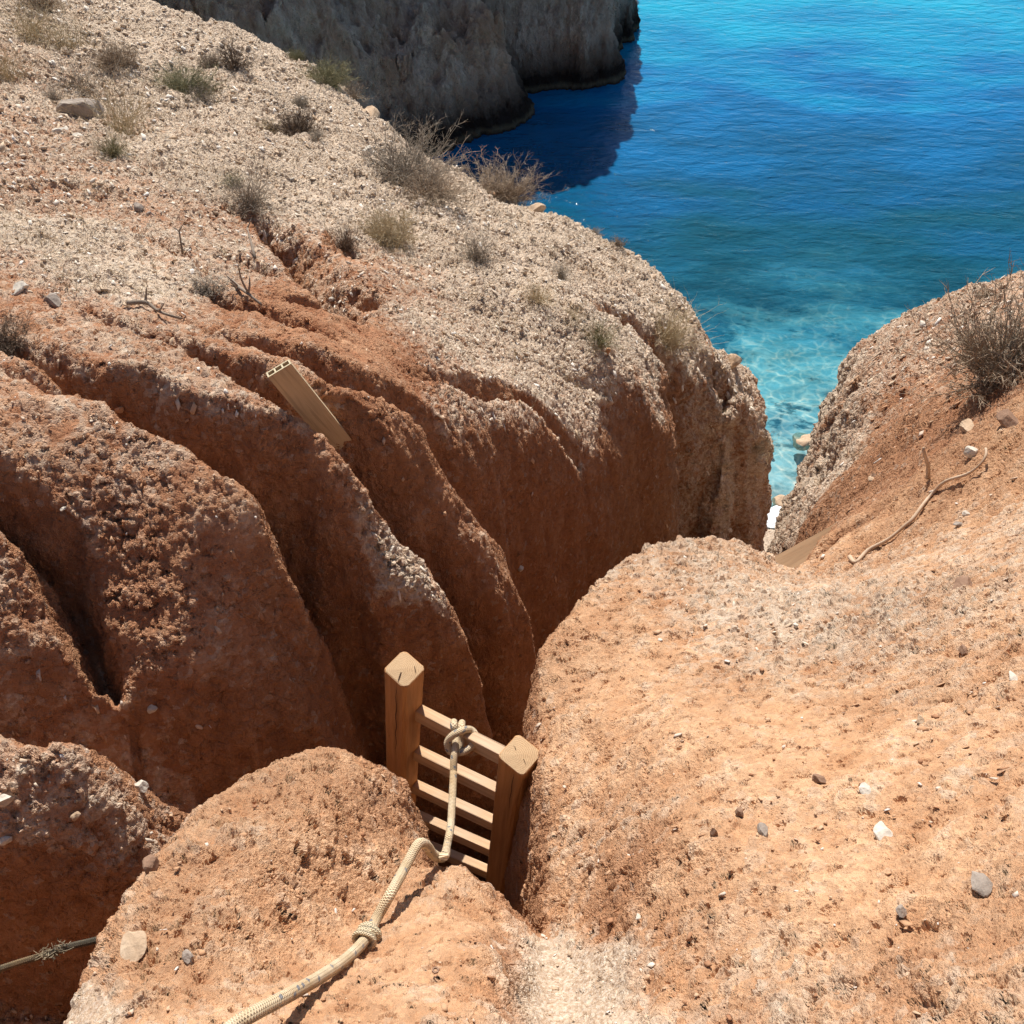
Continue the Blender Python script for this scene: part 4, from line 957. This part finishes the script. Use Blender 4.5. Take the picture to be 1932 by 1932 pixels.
PLANTS = [
 (775,345,150,.6,'spiky','grey',1,'tall spiky grey shrub on the brow of the upper slope beside the dark water','shrub'),
 (815,372,100,.5,'spiky','brown',2,'low brown skirt of twigs on the right of the tall spiky shrub','shrub'),
 (935,352,140,.48,'spiky','brown',0,'spiky brown shrub standing alone in front of the green shallows','shrub'),
 (620,140,78,.6,'dome','green',1,'rounded grey green cushion shrub on the skyline of the upper slope','shrub'),
 (662,165,64,.6,'twiggy','grey',2,'bare grey twigs on the right of the cushion shrub','shrub'),
 (556,112,32,.8,'dome','green',0,'tiny green cushion on the skyline left of the cushion shrub','shrub'),
 (440,125,66,.9,'twiggy','dark',1,'dark twiggy shrub at the top of the upper slope','shrub'),
 (397,130,42,.9,'dome','grey',2,'narrow grey shrub just left of the dark twiggy shrub','shrub'),
 (345,175,100,.6,'dome','green',0,'low grey green shrub below the dark twiggy shrub','shrub'),
 (375,185,60,.5,'twiggy','grey',1,'thin grey twigs at the right end of the low grey green shrub','shrub'),
 (222,120,66,.7,'dome','brown',1,'brownish clump above and right of the grey boulder','shrub'),
 (560,250,72,.8,'dome','dark',2,'dark grey bush in the middle of the upper slope','shrub'),
 (512,250,60,.6,'twiggy','straw',0,'pale twiggy bush touching the dark grey bush on its left','shrub'),
 (566,196,34,.6,'dome','grey',1,'small grey clump above the dark grey bush','shrub'),
 (592,258,30,.5,'dome','grey',0,'small grey clump right of the dark grey bush','shrub'),
 (232,255,120,.95,'grass','straw',1,'airy pale grass on the right of the grey boulder','grass tuft'),
 (215,290,62,.7,'tuft','green',2,'dark green tuft below the grey boulder','grass tuft'),
 (100,190,46,.6,'tuft','grey',0,'small grey tuft on top of the bank left of the grey boulder','grass tuft'),
 (150,170,110,.5,'grass','grey',2,'grey haze of dry stems above the grey boulder','grass tuft'),
 (120,90,110,.7,'grass','straw',0,'golden grass patch near the top left','grass tuft'),
 (15,150,80,1.0,'grass','straw',2,'tall pale grass cut by the left edge of the photo','grass tuft'),
 (55,70,90,.8,'grass','straw',1,'golden grass in the top left corner','grass tuft'),
 (75,15,70,.6,'dome','brown',2,'brown shrub cut by the top edge of the photo','shrub'),
 (475,392,100,.75,'tuft','grey',1,'grey green tuft at the head of the deepest gully','grass tuft'),
 (440,350,46,.6,'tuft','green',0,'small green tuft above the gully head tuft','grass tuft'),
 (655,470,64,1.0,'tuft','dark',2,'dark dried tuft hanging over the second gully','grass tuft'),
 (730,455,104,.8,'dome','straw',1,'straw coloured cushion bush right of the dark dried tuft','shrub'),
 (898,490,80,.7,'tuft','grey',0,'grey tuft alone on the pale shoulder','grass tuft'),
 (1012,570,70,.7,'tuft','straw',2,'straw tuft in the middle of the pale shoulder','grass tuft'),
 (1058,520,46,.6,'tuft','grey',1,'faint grey tuft above the straw tuft of the shoulder','grass tuft'),
 (1075,595,60,.5,'grass','straw',0,'flattened straw right of the straw tuft','grass tuft'),
 (1128,650,76,.8,'tuft','green',2,'greenish tuft above the small upright orange stone','grass tuft'),
 (1262,650,120,.7,'tuft','straw',1,'broad dry bush at the rim of the cliff with roots hanging','shrub'),
 (1122,438,30,.6,'twiggy','brown',1,'tiny brown sprig on the sea brow, the left one of two','shrub'),
 (1166,458,38,.8,'twiggy','brown',0,'tiny brown sprig on the sea brow, the right one of two','shrub'),
 (1430,850,60,.7,'grass','straw',1,'dry grass clinging to the face of the outer pillar','grass tuft'),
 (8,655,100,.75,'dome','dark',1,'dark grey shrub cut by the left edge above the fins','shrub'),
 (392,550,96,.5,'twiggy','grey',0,'matted grey twigs above the dead branch','shrub'),
 (1885,715,220,.72,'spiky','brown',1,'large brown bush on the right slope against the sea','shrub'),
 (1930,690,170,.85,'twiggy','grey',2,'tall bare twigs at the right edge behind the large brown bush','shrub'),
 (1862,560,46,.7,'twiggy','brown',0,'small sprig on the brow above the large brown bush','shrub'),
 (1000,285,50,.6,'twiggy','brown',0,'',''),
]
for t in PLANTS[:-1]: plant(*t)
# low dead stalks too many and too thin to tell apart
g = Geo(); rg = np.random.default_rng(77); V, F = [], []
idx = rg.choice(len(GP_), 1500); 
for i in idx:
    if pal[i] < .5 or GT_[i] < 4.5: continue
    c = GP_[i] + np.array([0, 0, .005])
    for _ in range(rg.integers(2, 7)):
        d = unit(rg.normal(0, .7, 3) + np.array([0, 0, .9])); l = rg.uniform(.03, .10); ribbon(V, F, [c, c + d * l * .5, c + unit(d + rg.normal(0, .3, 3)) * l], .0013)
o = link_mesh('dry_stalks', V, F, PM['straw']); tag(o, 'thin dry stalks all over the pale slopes', 'dry stalks', kind='stuff')

def stick(pts_, rad, mat, name, lab, cat, lift=.01, branches=(), raised=None):
    P3 = []
    for i, (u, v) in enumerate(pts_):
        p = gp(u, v, lift); 
        if raised: p = p + np.array([0, 0, raised[i]])
        P3.append(p)
    rg = np.random.default_rng(int(pts_[0][0])); g = Geo()
    rr = [rad * (1 - .5 * i / (len(P3) - 1)) * rg.uniform(.8, 1.2) for i in range(len(P3))]
    g.add(*tube([p + rg.normal(0, rad * .35, 3) for p in P3], rr, 7, True, 4))
    for b0, vec, l in branches:
        a = P3[b0]; v_ = unit(vec); m_ = a + v_ * l * .5 + rg.normal(0, l * .08, 3); g.add(*tube([a, m_, a + v_ * l + rg.normal(0, l * .1, 3)], [rad * .6, rad * .45, rad * .2], 6, True, 3))
    o = g.build(name, mat, None, True, tuple(float(a) for a in P3[0])); tag(o, lab, cat, dict(branch='dead branches among the gullies', twig='dead twigs among the gullies').get(cat))
M_ROOT = plant_material('bleached_root', (.42, .29, .19), (.62, .47, .34))
stick([(1470 + .2395 * a, 767 + .2395 * b) for a, b in ((555, 1200), (590, 1235), (700, 1150), (850, 1060), (960, 980), (1050, 900), (1130, 790), (1200, 690), (1300, 640), (1450, 590), (1530, 550), (1570, 500), (1558, 460))], .0085, M_ROOT, 'bare_root', 'long bleached bare root curving over the right slope', 'root', .012, raised=[.0, 0, 0, .005, .01, .01, .005, 0, .01, .02, .04, .06, .07])
a = gp(1750, 902); g = Geo(); g.add(*tube([a, a + np.array([-.015, 0, .06]), a + np.array([-.05, .01, .13]), a + np.array([-.055, .02, .15])], [.009, .008, .007, .005], 7, True, 4))
tag(g.build('stick', M_ROOT, None, True, tuple(float(x) for x in a)), 'short pale stick poking up above the long bare root', 'stick')
stick([(245, 577), (275, 578), (300, 592), (318, 603), (345, 608)], .011, M_DEAD, 'dead_branch', 'gnarled dead branch lying along a pale strip between red gullies', 'branch', .02, branches=[(1, (.1, .2, .5), .07), (2, (.5, -.3, .5), .06)])
stick([(438, 538), (452, 548), (470, 560), (495, 584)], .010, M_DEAD, 'dead_branch', 'dead branch with a forked upright limb in the red gullies', 'branch', .02, branches=[(2, (.0, .1, 1), .13), (2, (.25, .2, .95), .08), (1, (-.6, .1, .6), .07)])
a = gp(346, 478); stick([(346, 478), (347, 470)], .007, M_DEAD, 'dead_twig', 'small upright dead twig among the upper gullies', 'twig', .0, raised=[0, .10], branches=[(1, (.3, .1, .4), .05), (1, (-.4, .1, .3), .04)])
stick([(482, 490), (476, 470)], .008, M_DEAD, 'dead_twig', 'leaning dead twig beside the deepest gully', 'twig', .01, raised=[0, .12], branches=[(1, (.3, .1, .4), .05)])
# rusty washer trodden into the path mound
p = gp(822, 1834, .006); bm = bmesh.new()
g = Geo()
def ngon(n, r, z0, z1, hole):
    V = []; F = []
    for zz_ in (z0, z1):
        for rr_ in (r, hole):
            for q in range(n): V.append((rr_ * math.cos(2 * math.pi * q / n), rr_ * math.sin(2 * math.pi * q / n), zz_))
    for q in range(n):
        b = (q + 1) % n; F += [(q, b, 2 * n + b, 2 * n + q), (n + q, 3 * n + q, 3 * n + b, n + b), (2 * n + q, 2 * n + b, 3 * n + b, 3 * n + q), (q, n + q, n + b, b)]
    return V, F
g.add(*ngon(6, .0085, 0, .006, .0045)); bm.free()
o = g.build('rusty_nut', ST['brown'], None, False); o.location = tuple(p); o.rotation_euler = (-.25, .1, .3); o.scale = (.8, .8, .6)
tag(o, 'small rusty nut pressed into the earth near the rope', 'nut')
